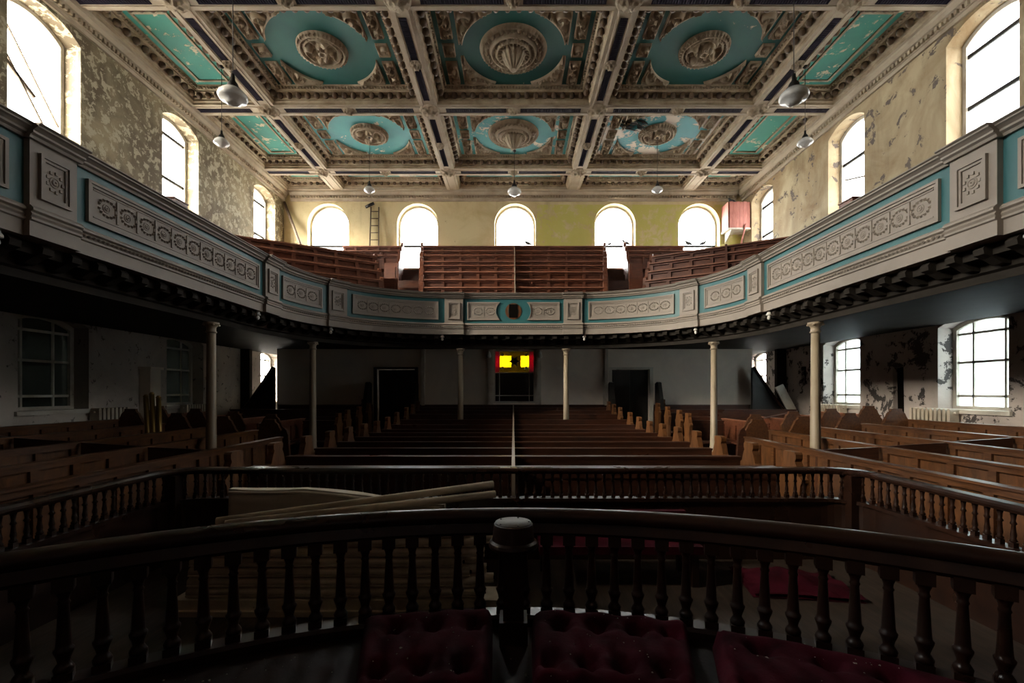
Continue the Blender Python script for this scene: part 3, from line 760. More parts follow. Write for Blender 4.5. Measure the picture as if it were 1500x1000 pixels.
for (x, y, lb, gr) in ((1.34, 11.66, 'slender cream iron column flanking the stained glass window', 'columns flanking the stained glass'),
                       (4.40, 10.08, 'slender cream iron column at the rounded corner of the gallery', 'columns at the gallery corners'),
                       (4.78, 7.27, 'fluted cream iron column standing among the panelled side pews', 'columns among the side pews')):
    for s_ in (-1, 1):
        r_ = empty('iron_column', (s_ * x, y, 0), label=lb + (', bright windows side' if s_ > 0 else ', darkened windows side'), cat='column', group=gr)
        inst('shaft', cs_, r_); inst('capital', cc_, r_); inst('base', cb_, r_)
# small lamps under the gallery front
for s in (1.46, 4.25, 6.10, 10.4):
    for s_ in (-1, 1):
        x, y = gp((math.floor(s / (21.2 / 73)) + 1) * (21.2 / 73) * s_, -.05); r_ = empty('soffit_lamp', (x, y, E + 1.411), label={1.46: 'small white lampholder under the gallery pilaster nearest the dark square opening', 4.25: 'small white lampholder under the second gallery pilaster from the dark square opening', 6.10: 'small white lampholder under the third gallery pilaster from the dark square opening', 10.4: 'small white lampholder under the long straight gallery side'}[s] + (', bright windows side' if s_ > 0 else ', darkened windows side'), cat='lamp', group='lampholders under gallery at %.1f m' % s)
        MB().lathe([(.03, 0), (.035, -.03), (.05, -.05), (.05, -.07), (.0, -.075)], 12).build('holder', 'opal', r_)
        MB().lathe([(.018, -.07), (.03, -.10), (.032, -.12), (.02, -.145), (0, -.15)], 12).build('bulb', 'opal', r_)

# ================================================================== PEWS
def back_parts(root, L, zb, zt, n, matf, matp, th=.08, cap=True, y=0.0, panels=True, rtop=.12, oh=.02, gap=0):
    """panelled pew back along local x from 0 to L; frame plus one object for each panel"""
    f = MB(); rt, rb, st = rtop, .12, .08; z1 = zt - .025
    if panels:
        f.box(0, L, y, y + th, z1 - rt, z1).box(0, L, y, y + th, zb, zb + rb)
        for k in range(n + 1):
            x = (L - st) * k / n; f.box(x, x + st, y, y + th, zb + rb, z1 - rt)
        f.build('back_frame', matf, root)
        w = (L - st) / n
        pm = MB().box(0, w - st + .004, 0, .014, 0, z1 - rt - zb - rb + .004).mesh('panel', matp)
        for k in range(n): inst('panel', pm, root, (w * k + st - .002, y + th / 2 - .007, zb + rb - .002))
    else:
        for x0, x1 in halves(L, gap):
            MB().box(x0, x1, y, y + th, zb, z1).box(x0, x1, y - .012, y, zb + (zt - zb) * .52, zb + (zt - zb) * .56).box(x0, x1, y - .012, y, z1 - .09, z1).build('backrest', matf, root)
    if cap:
        for x0, x1 in halves(L, gap):
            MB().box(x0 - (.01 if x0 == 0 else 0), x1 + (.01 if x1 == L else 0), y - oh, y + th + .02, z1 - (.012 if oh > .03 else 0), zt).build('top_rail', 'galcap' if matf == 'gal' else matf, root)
def halves(L, gap): return [(0, L / 2 - gap / 2), (L / 2 + gap / 2, L)] if gap else [(0, L)]
def outline_mesh(pts, th, name, mat):
    """vertical board: outline (depth y, height z) with thickness th along x"""
    full = [(-a, z) for a, z in pts] + [(a, z) for a, z in pts[::-1]]
    m_ = MB().prism(full, lambda a, z: (-th / 2, a, z), lambda a, z: (th / 2, a, z)).mesh(name, mat); recalc(m_); return m_
LYRE = [(.18, 0), (.17, .30), (.145, .62), (.175, .80), (.195, .83), (.195, .86), (.15, .885), (.135, .93), (.115, .98), (.09, 1.02), (.105, 1.05), (.105, 1.09), (.085, 1.11)]
LY = outline_mesh(LYRE, .07, 'pew_end', 'pewend')
ORD = ['first', 'second', 'third', 'fourth', 'fifth', 'sixth', 'seventh', 'eighth', 'ninth', 'tenth', 'eleventh', 'twelfth']
# --- central block
CEN = []
for k in range(12):
    yy = 4.48 + .8 * k if k < 9 else (11.88, 12.62, 13.33)[k - 9]; rise = 0 if yy < 9.6 else (yy - 9.6) * .085
    r_ = empty('pew', (-2.75, yy, 0), label='long dark central pew, %s row from the far spindle rail' % ORD[k], cat='pew', group='central block of pews')
    back_parts(r_, 5.5, 0, .92 + rise, 1, 'pew', 'pew', panels=False, y=.30, gap=.036)
    for x0, x1 in halves(5.5, .036):
        MB().box(x0, x1, -.12, .30, .40 + rise * .5, .435 + rise * .5).build('seat', 'pew', r_)
        MB().box(x0, x1, -.09, -.06, .02, .40 + rise * .5).build('seat_front', 'pew', r_)
        MB().box(x0, x1, .38, .50, .70 + rise, .72 + rise).build('book_shelf', 'pew', r_)
    for x in (-.035, 5.535):
        o = inst('pew_end', LY, r_, (x, .10, rise))
        if rise: MB().box(x - .035, x + .035, -.06, .26, 0, rise).build('pew_end_foot', 'pewend', r_)
dv = [(4.34, .955), (9.6, .955), (13.83, .955 + 4.23 * .085)]
o = MB().prism([(4.34, 0)] + dv + [(13.83, 0)], lambda a, z: (-.018, a, z), lambda a, z: (.018, a, z)).build('pew_divider', 'pew', label='long low partition with pale edge down the middle of the central pews', cat='partition'); recalc(o.data)
e_ = MB().prism(dv + [(y_, z_ + .02) for y_, z_ in dv[::-1]], lambda a, z: (-.018, a, z), lambda a, z: (.018, a, z)).build('pale_edge', 'strip', o, label='pale worn top edge'); recalc(e_.data)
MB().box(-.016, .016, 4.31, 4.34, .3, .97).build('pale_end', 'strip', o)
# --- side blocks: pews running towards the viewer, rising outwards
STEP = [(.26, 0), (.25, .55), (.27, .80), (.27, .83), (.235, .87), (.215, .92), (.185, .97), (.16, 1.03), (.12, 1.06), (.105, 1.09), (.105, 1.12)]
ST = outline_mesh(STEP, .06, 'pew_end', 'side')
SX = [4.05, 4.95, 5.85, 6.75, 7.65]; SZ = [.92, .97, 1.03, 1.095, 1.175]
for s_, nm in ((1, 'bright frosted'), (-1, 'darkened')):
    for k in range(5):
        L = 8.5 if k == 0 else 8.85; y0 = .6
        # local x runs along world y; backs panelled on the face towards the nave
        r_ = empty('side_pew', (s_ * SX[k], y0, 0), pi / 2, label='panelled side pew, %s from the central aisle, %s windows side' % (ORD[k], nm), cat='pew', group='side pews by the %s windows' % nm)
        Lr = (8.05 if k == 0 else 8.9) - y0
        q = MB()
        back_parts(r_, Lr, 0, SZ[k], 18, 'side', 'sidepanel', rtop=.06, y=0 if s_ == -1 else -.08)
        d = -1 if s_ == 1 else 1       # local y: +y points to world -x
        if k > 0:
            a, b = sorted(((-d) * .03, (-d) * .40))
            for x0, x1 in ((.1, 5.57), (5.61, 6.56), (6.78, Lr - .05)) if k == 1 else ((.1, 5.57), (5.61, Lr - .05)):
                MB().box(x0, x1, a, b, SZ[k] - .52, SZ[k] - .485).build('seat', 'side', r_)
            inst('pew_end', ST, r_, (Lr + .03, -d * .22, SZ[k] - .92))
            MB().box(Lr, Lr + .06, *sorted((-d * .0, -d * .46)), 0, SZ[k] - .9).build('pew_end_foot', 'side', r_)
        else:
            MB().prism([(-.03, 0), (-.03, 1.0), (.0, 1.06), (.03, 1.07), (.07, 1.03), (.10, .95), (.12, .6), (.12, 0)], lambda a, z: (Lr, -d * a, z), lambda a, z: (Lr + .06, -d * a, z)).build('pew_end', 'pew', r_)
        # cross partition to the next pew
        if k < 4:
            x0 = 6.17 - y0; za, zb_ = SZ[k], SZ[k + 1]; e0, e1 = (d * .03, d * .86)
            MB().add([(x0, e0, 0), (x0 + .04, e0, 0), (x0 + .04, e1, 0), (x0, e1, 0), (x0, e0, za), (x0 + .04, e0, za), (x0 + .04, e1, zb_ - .01), (x0, e1, zb_ - .01)],
                     [(0, 3, 2, 1), (4, 5, 6, 7), (0, 1, 5, 4), (1, 2, 6, 5), (2, 3, 7, 6), (3, 0, 4, 7)]).build('cross_partition', 'pew', r_)
    # the far section across the cross aisle
    for k in range(4):
        r_ = empty('short_pew', (s_ * (5.45 + .82 * k), 10.0, 0), pi / 2, label='short reddish pew past the cross aisle, %s from the column, %s windows side' % (ORD[k], nm), cat='pew', group='short pews by the %s windows' % nm)
        zt = 1.02 + .06 * k; d = -1 if s_ == 1 else 1
        back_parts(r_, 2.0, 0, zt, 3, 'gal', 'gal', y=0 if s_ == -1 else -.08)
        MB().box(.05, 1.95, *sorted(((-d) * .03, (-d) * .38)), zt - .52, zt - .485).build('seat', 'gal', r_)
        o = inst('pew_end', ST, r_, (-.03, -d * .20, zt - .92)); 
        MB().box(-.06, 0, *sorted((-d * .0, -d * .42)), 0, zt - .9).build('pew_end_foot', 'gal', r_)
    # rows facing the pulpit at the back
    for k, (yy, xa, xb, zt) in enumerate(((10.62, 4.1, 4.95, 1.03), (11.2, 4.1, 4.95, 1.085), (12.05, 4.1, 4.95, 1.14), (12.7, 4.05, 7.95, 1.215), (13.5, 4.45, 7.0, 1.31))):
        a, b = (xa, xb) if s_ == 1 else (-xb, -xa)
        r_ = empty('rear_pew', (a, yy, 0), label='plain rear pew facing the pulpit, %s from cross aisle, %s windows side' % (ORD[k], nm), cat='pew', group='rear pews by the %s windows' % nm)
        back_parts(r_, b - a, 0, zt, 1, 'pew', 'pew', panels=False, y=.2)
        MB().box(0, b - a, -.18, .2, zt - .5, zt - .465).build('seat', 'pew', r_)
        inst('pew_end', LY, r_, (-.035 if s_ == 1 else b - a + .035, .06, zt - .93))
        MB().box(*((-.07, 0) if s_ == 1 else (b - a, b - a + .07)), -.1, .24, 0, zt - .92).build('pew_end_foot', 'pew', r_)
    # tall bench ends either side of the doors
    for xx in (2.90, 4.30):
        r_ = MB().prism([(13.2, 0), (13.8, 0), (13.8, E + .25), (13.62, E + .30), (13.5, E + .28), (13.3, E - .2)], lambda a, z: (s_ * xx - .05, a, z), lambda a, z: (s_ * xx + .05, a, z)).build('draught_screen', 'doorwood')
        recalc(r_.data)
        props(r_, 'tall dark board %s the doorway and stained glass, %s windows side' % ('between' if xx < 3 else 'beyond', nm), 'screen')
# --- gallery pews
def gal_end(name):
    pts = [(-.20, 0), (-.20, .50), (-.16, .62), (-.06, .70), (.02, .84), (.05, 1.02), (.10, 1.06), (.16, 1.03), (.19, .92), (.19, 0)]
    m_ = MB().prism(pts, lambda a, z: (-.04, a, z), lambda a, z: (.04, a, z)).mesh(name, 'gal'); recalc(m_); return m_
GE = gal_end('pew_end')
for k, z in enumerate(FRZ):
    yy = 11.9 + .6 * k; hw = .197 * yy; zf = E + z - .92
    r_ = empty('gallery_pew', (-hw, yy, zf), label='mahogany gallery pew in the middle block, %s row up from the gallery front' % ORD[k], cat='pew', group='middle block of gallery pews')
    back_parts(r_, 2 * hw, 0, .92, 10, 'gal', 'gal', y=.10, rtop=.055, oh=.05, th=.11)
    MB().box(0, 2 * hw, -.25, .10, .38, .41).build('seat', 'gal', r_)
    for x in (-.04, 2 * hw + .04): inst('pew_end', GE, r_, (x, 0, 0))
gd = empty('gallery_divider', (.04, 11.9, E + FRZ[0] - .51), label='thin pale stepped divider up the middle of the gallery pews', cat='partition')
for k, z in enumerate(FRZ):
    MB().box(-.0125, .0125, -.25, .052, 0, .53).box(-.0125, .0125, .052, .102, 0, .474).build('divider_board', 'strip', gd, (0, .6 * k, z - FRZ[0]))
for s_, nm in ((1, 'green-painted wall panels'), (-1, 'wooden ladder')):
    for k in range(4):
        zt = [2.74, 3.05, 3.36, 3.64][k]; zf = E + 1.41
        ex, ey = 3.25 + .16 * k, 11.28 + .36 * k
        L = 3.45; rz = math.radians(210) if s_ == -1 else math.radians(-30)
        r_ = empty('corner_pew', (s_ * ex, ey, zf), rz, label='slanting corner gallery pew, %s up from the gallery front, towards the %s' % (ORD[k], nm), cat='pew', group='corner gallery pews by the %s' % nm)
        h = zt - 1.41; f_ = 1 if s_ == 1 else -1
        back_parts(r_, L, h - .92, h, 7, 'gal', 'gal', y=0, rtop=.055, oh=.05, th=.11)
        MB().box(0, L, 0, .04, 0, h - .9).build('riser', 'pew', r_)
        MB().box(.07, L, *sorted((-f_ * .24, 0)), h - .53, h - .5).build('seat', 'gal', r_)
        o = inst('pew_end', GE, r_, (-.04, 0, h - .95)); o.rotation_euler = (0, 0, 0 if s_ == 1 else pi)
        MB().box(-.08, 0, *sorted((-f_ * .2, f_ * .16)), 0, h - .94).build('pew_end_foot', 'gal', r_)
        MB().box(L * .52, L * .52 + .05, -.06, .06, h - .9, h + .03).build('post', 'gal', r_)
    for k in range(3):
        zt = FRZ[5 + k]; yy = 14.9 + .6 * k; a, b = [(3.75, 6.2), (3.85, 6.9), (3.95, 6.0)][k]
        if s_ == -1: a, b = -b, -a
        r_ = empty('rear_gallery_pew', (a, yy, E + zt - .92), label='rear gallery pew under the arched windows, %s from the back, towards the %s' % (ORD[2 - k], nm), cat='pew', group='rear gallery pews by the %s' % nm)
        back_parts(r_, b - a, 0, .92, 5, 'gal', 'gal', y=.10, rtop=.055, oh=.05, th=.11)
        MB().box(0, b - a, -.25, .10, .38, .41).build('seat', 'gal', r_)
        inst('pew_end', GE, r_, (-.04 if s_ == 1 else b - a + .04, 0, 0))
    for k in range(2):
        xx, yy, zt = (3.36 + .3 * k, 12.55 + 1.2 * k, 3.10 + .75 * k)
        r_ = empty('pew_door', (s_ * xx, yy, E + 1.41), label='upright panelled pew door on the gallery aisle, %s step, towards the %s' % (('lower', 'upper')[k], nm), cat='pew door')
        MB().box(-.2, .2, -.03, .03, 0, zt - 1.41).build('door_board', 'gal', r_)
        MB().box(-.13, .13, -.045, -.03, zt - 1.41 - .62, zt - 1.41 - .12).build('panel', 'gal', r_)

# ================================================================== FAR SPINDLE RAIL
rl = empty('spindle_rail', (0, 4.15, 0), label='low mahogany rail on rows of small spindles enclosing the pulpit area', cat='railing')
RX, RY, RR = 3.06, 4.15, .30
path = []
for i in range(9): path.append((-RX, .5 + (RY - RR - .5) * i / 8))
for i in range(1, 9): a = pi - pi / 2 * i / 8; path.append((-RX + RR + RR * math.cos(a), RY - RR + RR * math.sin(a)))
path += [(-x, y) for x, y in path[::-1]]
def path_sweep(pts, prof, mb=None):
    mb = mb or MB(); n = len(prof); V = []
    for i, p in enumerate(pts):
        a, b = pts[max(i - 1, 0)], pts[min(i + 1, len(pts) - 1)]; t_ = Vector((b[0] - a[0], b[1] - a[1])).normalized(); nn = (t_.y, -t_.x)
        for (q, z) in prof: V.append((p[0] + nn[0] * q, p[1] + nn[1] * q, z))
    m = len(pts)
    return mb.add(V, [(i * n + k, i * n + (k + 1) % n, (i + 1) * n + (k + 1) % n, (i + 1) * n + k) for i in range(m - 1) for k in range(n)] + [tuple(range(n))[::-1], tuple(range((m - 1) * n, m * n))])
def rbuild(mb, name, mat):
    mb.v = [(x, y - 4.15, z) for x, y, z in mb.v]; o = mb.build(name, mat, rl); recalc(o.data); return o
zt = E - .68
rbuild(path_sweep(path, [(-.05, zt - .05), (.05, zt - .05), (.06, zt - .03), (.06, zt - .015), (.04, zt), (-.04, zt), (-.06, zt - .015), (-.06, zt - .03)]), 'handrail', 'rail')
rbuild(path_sweep(path, [(-.05, zt - .30), (.05, zt - .30), (.05, zt - .27), (-.05, zt - .27)]), 'bottom_rail', 'rail')
rbuild(path_sweep(path, [(-.03, 0), (.03, 0), (.03, zt - .30), (-.03, zt - .30)]), 'plinth_board', 'rail')
SPN = MB().box(-.016, .016, -.016, .016, 0, .03).lathe([(.014, .03), (.022, .04), (.012, .055), (.017, .075), (.012, .10), (.010, .135), (.018, .145), (.010, .16), (.013, .19), (.017, .205), (.012, .22)], 8).mesh('spindle', 'rail')
plen = [0]
for a, b in zip(path, path[1:]): plen.append(plen[-1] + math.hypot(b[0] - a[0], b[1] - a[1]))
ns = int(plen[-1] / .078)
for i in range(ns):
    q = plen[-1] * (i + .5) / ns
    k = max(j for j in range(len(plen)) if plen[j] <= q); f = (q - plen[k]) / (plen[k + 1] - plen[k])
    x, y = path[k][0] + f * (path[k + 1][0] - path[k][0]), path[k][1] + f * (path[k + 1][1] - path[k][1])
    if y > 1.6: inst('spindle', SPN, rl, (x, y - 4.15, zt - .27))
for s_ in (-1, 1):
    p = MB().box(s_ * 2.98 - .05, s_ * 2.98 + .05, 3.98 - 4.15, 4.08 - 4.15, 0, zt - .05); p.build('corner_post', 'rail', rl)
# ================================================================== FRONT BALUSTRADE
CY, RAD = -.79, 3.5
bal = empty('balustrade', (0, 2.71, 0), label='curved dark mahogany balustrade with turned balusters around the pulpit', cat='balustrade')
def arc(a, r): return (r * math.sin(a), CY + r * math.cos(a))
A = .86
apath = [arc(-A + 2 * A * i / 60, RAD) for i in range(61)]
def bbuild(mb, name, mat, parent=None):
    mb.v = [(x, y - 2.71, z) for x, y, z in mb.v]; o = mb.build(name, mat, parent or bal); recalc(o.data); return o
zt = E - .68
hr = [(.045 * math.cos(2 * pi * k / 14) * 1.15, zt - .048 + .045 * math.sin(2 * pi * k / 14)) for k in range(14)]
h = path_sweep(apath, hr); h.sm = [True] * len(h.sm); bbuild(h, 'handrail', 'rail')
bbuild(path_sweep(apath, [(-.03, zt - .155), (.03, zt - .155), (.045, zt - .135), (.03, zt - .085), (-.03, zt - .085), (-.045, zt - .135)]), 'under_rail', 'rail')
zb = E - 1.29
bbuild(path_sweep(apath, [(-.06, zb - .11), (.06, zb - .11), (.06, zb - .02), (.05, zb), (-.05, zb), (-.06, zb - .02)]), 'bottom_rail', 'rail')
bbuild(path_sweep(apath, [(-.03, 0), (.03, 0), (.03, zb - .11), (-.03, zb - .11)]), 'plinth_board', 'rail')
H = zt - .15 - zb
BAL = MB().box(-.034, .034, -.034, .034, 0, .035)
BAL.lathe([(.034, .035), (.038, .05), (.030, .065), (.022, .078), (.027, .10), (.036, .125), (.038, .135), (.030, .145), (.028, .16), (.024, .24), (.019, .335), (.024, .345), (.019, .355), (.021, .37), (.03, .395), (.034, .41)], 14)
BAL.box(-.036, .036, -.036, .036, .40, H + .01); BALM = BAL.mesh('baluster', 'rail')
nbal = 46
for i in range(nbal):
    a = -A + .02 + (2 * A - .04) * i / (nbal - 1); x, y = arc(a, RAD)
    inst('baluster', BALM, bal, (x, y - 2.71, zb), -a)
# floors either side of the curved plinth
ins = []
for i, p in enumerate(path):
    q0, q1 = path[max(i - 1, 0)], path[min(i + 1, len(path) - 1)]; t_ = Vector((q1[0] - q0[0], q1[1] - q0[1])).normalized()
    if p[1] > 1.55: ins.append((p[0] + t_.y * .032, p[1] - t_.x * .032))
outl = [arc(-A + 2 * A * i / 40, RAD + .032) for i in range(41)] + [(ins[-1][0], 1.5)] + ins[::-1] + [(ins[0][0], 1.5)]
struct(plate(outl, [], lambda u, v, n: (u, v, n), 0, .2), 'platform', 'floorwood', floor)
inl = [(-2.3, -1.5), (2.3, -1.5)] + [arc(A - 2 * A * i / 40, RAD - .032) for i in range(41)]
struct(plate(inl, [], lambda u, v, n: (u, v, n), 0, E - 1.40), 'pulpit_floor', 'floorwood', floor)
# round-topped stand on the near side of the balustrade
st = empty('lectern_post', (0, 2.5, 0), label='squat round-capped post standing in front of the curved balustrade', cat='post')
MB().lathe([(.13, E - .84), (.135, E - .825), (.13, E - .81), (.115, E - .80), (.108, E - .735), (.105, E - .715), (.10, E - .71)], 40, smooth=False).build('cap', 'rail', st)
MB().lathe([(.099, E - .7105), (.099, E - .706), (.0, E - .705)], 28).build('cap_top', 'cap', st)
MB().box(-.055, .055, -.055, .055, E - 1.344, E - .84).box(-.075, .075, -.075, .075, E - 1.344, E - 1.22).build('stem', 'rail', st)
for k in range(5): a = 2 * pi * k / 5; MB().lathe([(.006, E - .712), (.006, E - .703), (0, E - .702)], 6, (.085 * math.cos(a), .085 * math.sin(a), 0)).build('stud', 'darkmetal', st)
# curved bench and its cushions
bn = MB(); zs = E - 1.345
bp = [arc(-.80 + 1.6 * i / 40, 3.06) for i in range(41)]
path_sweep(bp, [(-.36, zs - .05), (.36, zs - .05), (.36, zs), (-.36, zs)], bn)
o = bn.build('bench_seat', 'leather', label='curved bench board with torn brown leather inside the balustrade', cat='bench'); recalc(o.data)
bb = path_sweep(bp, [(-.30, .3), (.30, .3), (.30, zs - .05), (-.30, zs - .05)]).build('bench_box', 'rail', o); recalc(bb.data)
surf = []
def cushion(a0, a1, r0, r1, hgt, label, tilt=0, seed=0, tuft=(4, 2)):
    rnd = random.Random(seed); nu, nv = 56, 30
    offs = [(rnd.uniform(-.03, .03), rnd.uniform(-.03, .03)) for _ in range(40)]
    mb = MB(); tb = [((i + .5 + .5 * (j % 2) * .6) / (tuft[0] + .3), (j + .5) / tuft[1]) for i in range(tuft[0]) for j in range(tuft[1])]
    W = (a1 - a0) * (r0 + r1) / 2; D = r1 - r0
    def hh(u, v):
        e = min(u * W, (1 - u) * W, v * D, (1 - v) * D); h_ = hgt * (1 - max(0, 1 - e / .055) ** 2.2) ** .5 if e < .055 else hgt
        for k, (a, b) in enumerate(tb):
            d = math.hypot((u - a - offs[k][0] * .3) * W, (v - b - offs[k][1] * .3) * D); h_ -= hgt * .55 * math.exp(-(d / .05) ** 2) 
            ang = math.atan2((v - b) * D, (u - a) * W); h_ -= hgt * .10 * math.exp(-(d / .12) ** 2) * (.5 + .5 * math.cos(ang * 6 + k))
        h_ += .008 * math.sin(u * 23 + seed) * math.sin(v * 11 + seed) + tilt * (v - .5)
        return max(h_, .004)
    def fn(u, v):
        a = a0 + (a1 - a0) * u; r = r0 + (r1 - r0) * v; x, y = arc(a, r)
        return (x, y, zs + .002 + (hh(u, v) if 0 < u < 1 and 0 < v < 1 else 0.0))
    mb.grid(fn, nu, nv); mb.add([(*arc(a0, r0), zs + .002), (*arc(a1, r0), zs + .002), (*arc(a1, r1), zs + .002), (*arc(a0, r1), zs + .002)], [(0, 3, 2, 1)])
    r_ = empty('cushion', (0, 0, 0), label=label, cat='cushion')
    o = mb.build('cover', 'velvet', r_)
    for (a, b) in tb:
        x, y = arc(a0 + (a1 - a0) * a, r0 + D * b)
        MB().lathe([(.012, 0), (.012, .006), (.006, .01), (0, .011)], 10, (x, y, zs + hgt * .42)).build('button', 'velvet', r_)
    surf.append((a0, a1, r0, r1, hh)); return r_
cushion(.030, .282, 2.74, 3.40, .13, 'tufted dark red velvet cushion right of the round-capped post', 0, 1)
cushion(-.245, -.034, 2.72, 3.41, .125, 'tufted dark red velvet cushion beside the torn leather seat', .02, 5, (3, 2))
cushion(.315, .74, 2.72, 3.38, .13, 'long rumpled red velvet cushion beyond the gap in the bench', -.02, 9, (5, 2))
j = MB(); rnd = random.Random(3)
for k in range(260):
    a = rnd.uniform(-.75, .6); r = rnd.uniform(2.72, 3.38); x, y = arc(a, r); q = rnd.uniform(.002, .0065) * (2 if rnd.random() < .07 else 1); t_ = rnd.uniform(0, pi)
    if math.hypot(x, y - 2.5) < .13: continue
    z = zs + .001
    for (a0, a1, r0, r1, hh) in surf:
        if a0 < a < a1: z = zs + .001 + hh((a - a0) / (a1 - a0), min(max((r - r0) / (r1 - r0), 0), 1)) if r0 < r < r1 else z
    if any(min(abs(a - a0), abs(a - a1)) < .022 for a0, a1, *_q in surf): continue
    c_, s1 = math.cos(t_) * q, math.sin(t_) * q
    j.add([(x + c_, y + s1, z), (x - s1, y + c_, z), (x - c_, y - s1, z), (x + s1, y - c_, z), (x, y, z + .004)], [(0, 1, 4), (1, 2, 4), (2, 3, 4), (3, 0, 4), (3, 2, 1, 0)])
j.build('paint_chip_litter', 'chips', label='fallen paint chips scattered over cushions and bench', cat='debris', kind='stuff')

# ================================================================== THINGS INSIDE THE RAIL
for k in range(14):
    lay = k % 7; dp = k // 7
    L = 2.02 - .05 * ((lay * 5 + dp * 3) % 4); x0 = -2.22 + .06 * ((lay * 3 + dp) % 3)
    yy = 3.14 + .075 * dp + .012 * lay; zz = .335 + .064 * lay
    r_ = empty('canvas_roll', (x0, yy, zz), label='long dusty rolled canvas, %s layer up in the %s stack of the pile' % (ORD[lay], ('front', 'rear')[dp]), cat='roll', group='pile of canvas rolls')
    MB().tube([(0, 0, 0), (L * .5, 0, .0), (L, 0, 0)], .0325, 12).build('roll_body', 'roll', r_)
    MB().tube([(L, 0, 0), (L + .012, 0, 0)], .012, 8).build('roll_core', 'black', r_)
    MB().box(0, L, -.035, -.028, -.022, -.012).build('loose_edge', 'roll', r_)
o = MB().box(-2.3, -.1, 3.06, 3.34, .2, .235).box(-2.3, -.1, 3.09, 3.31, .235, .30).build('plank_base', 'roll', label='pale low crate board under the pile of canvas rolls', cat='board')
def slab_cushion(x0, x1, y0, y1, z0, z1):
    mb = MB(); nu, nv = 60, 14
    for face in (0, 1):
        def fn(u, v, face=face):
            x = x0 + (x1 - x0) * u; e = min(u * (x1 - x0), (1 - u) * (x1 - x0), v * (z1 - z0), (1 - v) * (z1 - z0)); b = math.sqrt(max(0, 1 - max(0, 1 - e / .05) ** 2))
            z = z0 + (z1 - z0) * v * (1 - .26 * max(0, u - .35) - .01 * math.sin(u * 9)); yc = (y0 + y1) / 2; t_ = (y1 - y0) / 2 * (.45 + .55 * b) + .008 * math.sin(u * 17 + v * 5)
            return (x, yc + (t_ if face else -t_), z)
        mb.grid(fn, nu, nv)
    n = (nu + 1) * (nv + 1)
    rim = [i * (nv + 1) for i in range(nu + 1)] + [nu * (nv + 1) + j for j in range(1, nv + 1)] + [i * (nv + 1) + nv for i in range(nu - 1, -1, -1)] + [j for j in range(nv - 1, 0, -1)]
    for i in range(len(rim)): a, b = rim[i], rim[(i + 1) % len(rim)]; mb.f.append([a, b, n + b, n + a]); mb.sm.append(True)
    return mb
r_ = empty('mattress', (0, 3.7, .2), label='old beige mattress standing on its edge behind the rolls', cat='mattress')
sc = slab_cushion(-2.28, -.55, 3.62, 3.80, .2, E - .775); sc.v = [(x, y - 3.7, z - .2) for x, y, z in sc.v]; sc.build('ticking', 'mattress', r_)
pp = [(-2.24 + 1.66 * i / 24, -.085, (E - .79 - .2) * (1 - .26 * max(0, i / 24 - .35) - .01 * math.sin(i / 24 * 9))) for i in range(25)]
MB().tube(pp, .012, 6).build('piping', 'mattress', r_)
for k, (p0, p1) in enumerate((((-2.1, 3.25, .783), (-.17, 3.88, .922)), ((-2.0, 3.19, .781), (-.15, 3.80, .857)))):   # on the pile and over the mattress
    p0, p1 = Vector(p0), Vector(p1); d_ = p1 - p0
    r_ = empty('canvas_pole', p0, label='long rolled canvas pole leaning over the pile, %s of two' % ('upper', 'lower')[k], cat='pole')
    MB().tube([(0, 0, 0), d_], .03, 10).build('roll_body', 'roll', r_)
    MB().tube([d_, d_ * 1.006], .012, 8).build('roll_core', 'black', r_)
r_ = empty('red_bench', (.8, 3.7, .2), label='low bench upholstered in red inside the spindle rail', cat='bench')
MB().box(-.6, .65, -.2, .2, .26, .32).build('seat', 'velvet', r_)
MB().box(-.6, .65, .16, .22, .32, .50).build('backrest', 'velvet', r_)
for x in (-.55, .6):
    for y in (-.15, .17): MB().box(x - .025, x + .025, y - .025, y + .025, 0, .26).build('leg', 'rail', r_)
r_ = MB().grid(lambda u, v: (1.75 + .75 * u + .05 * v, 3.35 + .5 * v - .1 * u, .2 + .03 + .10 * math.exp(-((u - .4) * 3) ** 2 - ((v - .5) * 3) ** 2) + .012 * math.sin(u * 20) * math.sin(v * 14)), 30, 20)
n0_ = len(r_.v); r_.v += [(x, y, z - .028) for x, y, z in r_.v]; r_.f += [[i + n0_ for i in f[::-1]] for f in r_.f]; r_.sm += [True] * (len(r_.f) - len(r_.sm))
r_.build('red_cloth', 'velvet', label='crumpled red cloth lying on the floor inside the rail', cat='cloth')

# ================================================================== LAMPS
def lamp(x, y, zb_, ztop, big, label, group):
    k = 1.28 if big else 1.0
    r_ = empty('pendant_lamp', (x, y, ztop), label=label, cat='lamp', group=group); dz = zb_ - ztop
    MB().tube([(0, 0, 0), (0, 0, dz + .34 * k)], .006, 6).build('cord', 'darkmetal', r_)
    MB().lathe([(.05, 0), (.05, -.02), (.015, -.05), (.0, -.05)], 12).build('ceiling_rose', 'darkmetal', r_)
    MB().lathe([(.0, dz + .36 * k), (.02 * k, dz + .35 * k), (.025 * k, dz + .28 * k), (.055 * k, dz + .24 * k), (.065 * k, dz + .19 * k), (.06 * k, dz + .18 * k)], 16).build('gallery_cap', 'darkmetal', r_)
    MB().lathe([(.06 * k, dz + .19 * k), (.10 * k, dz + .17 * k), (.150 * k, dz + .12 * k), (.158 * k, dz + .085 * k), (.14 * k, dz + .055 * k), (.09 * k, dz + .045 * k), (.08 * k, dz + .02 * k), (.05 * k, dz + .0), (0, dz - .005)], 28).build('shade', 'opal', r_)
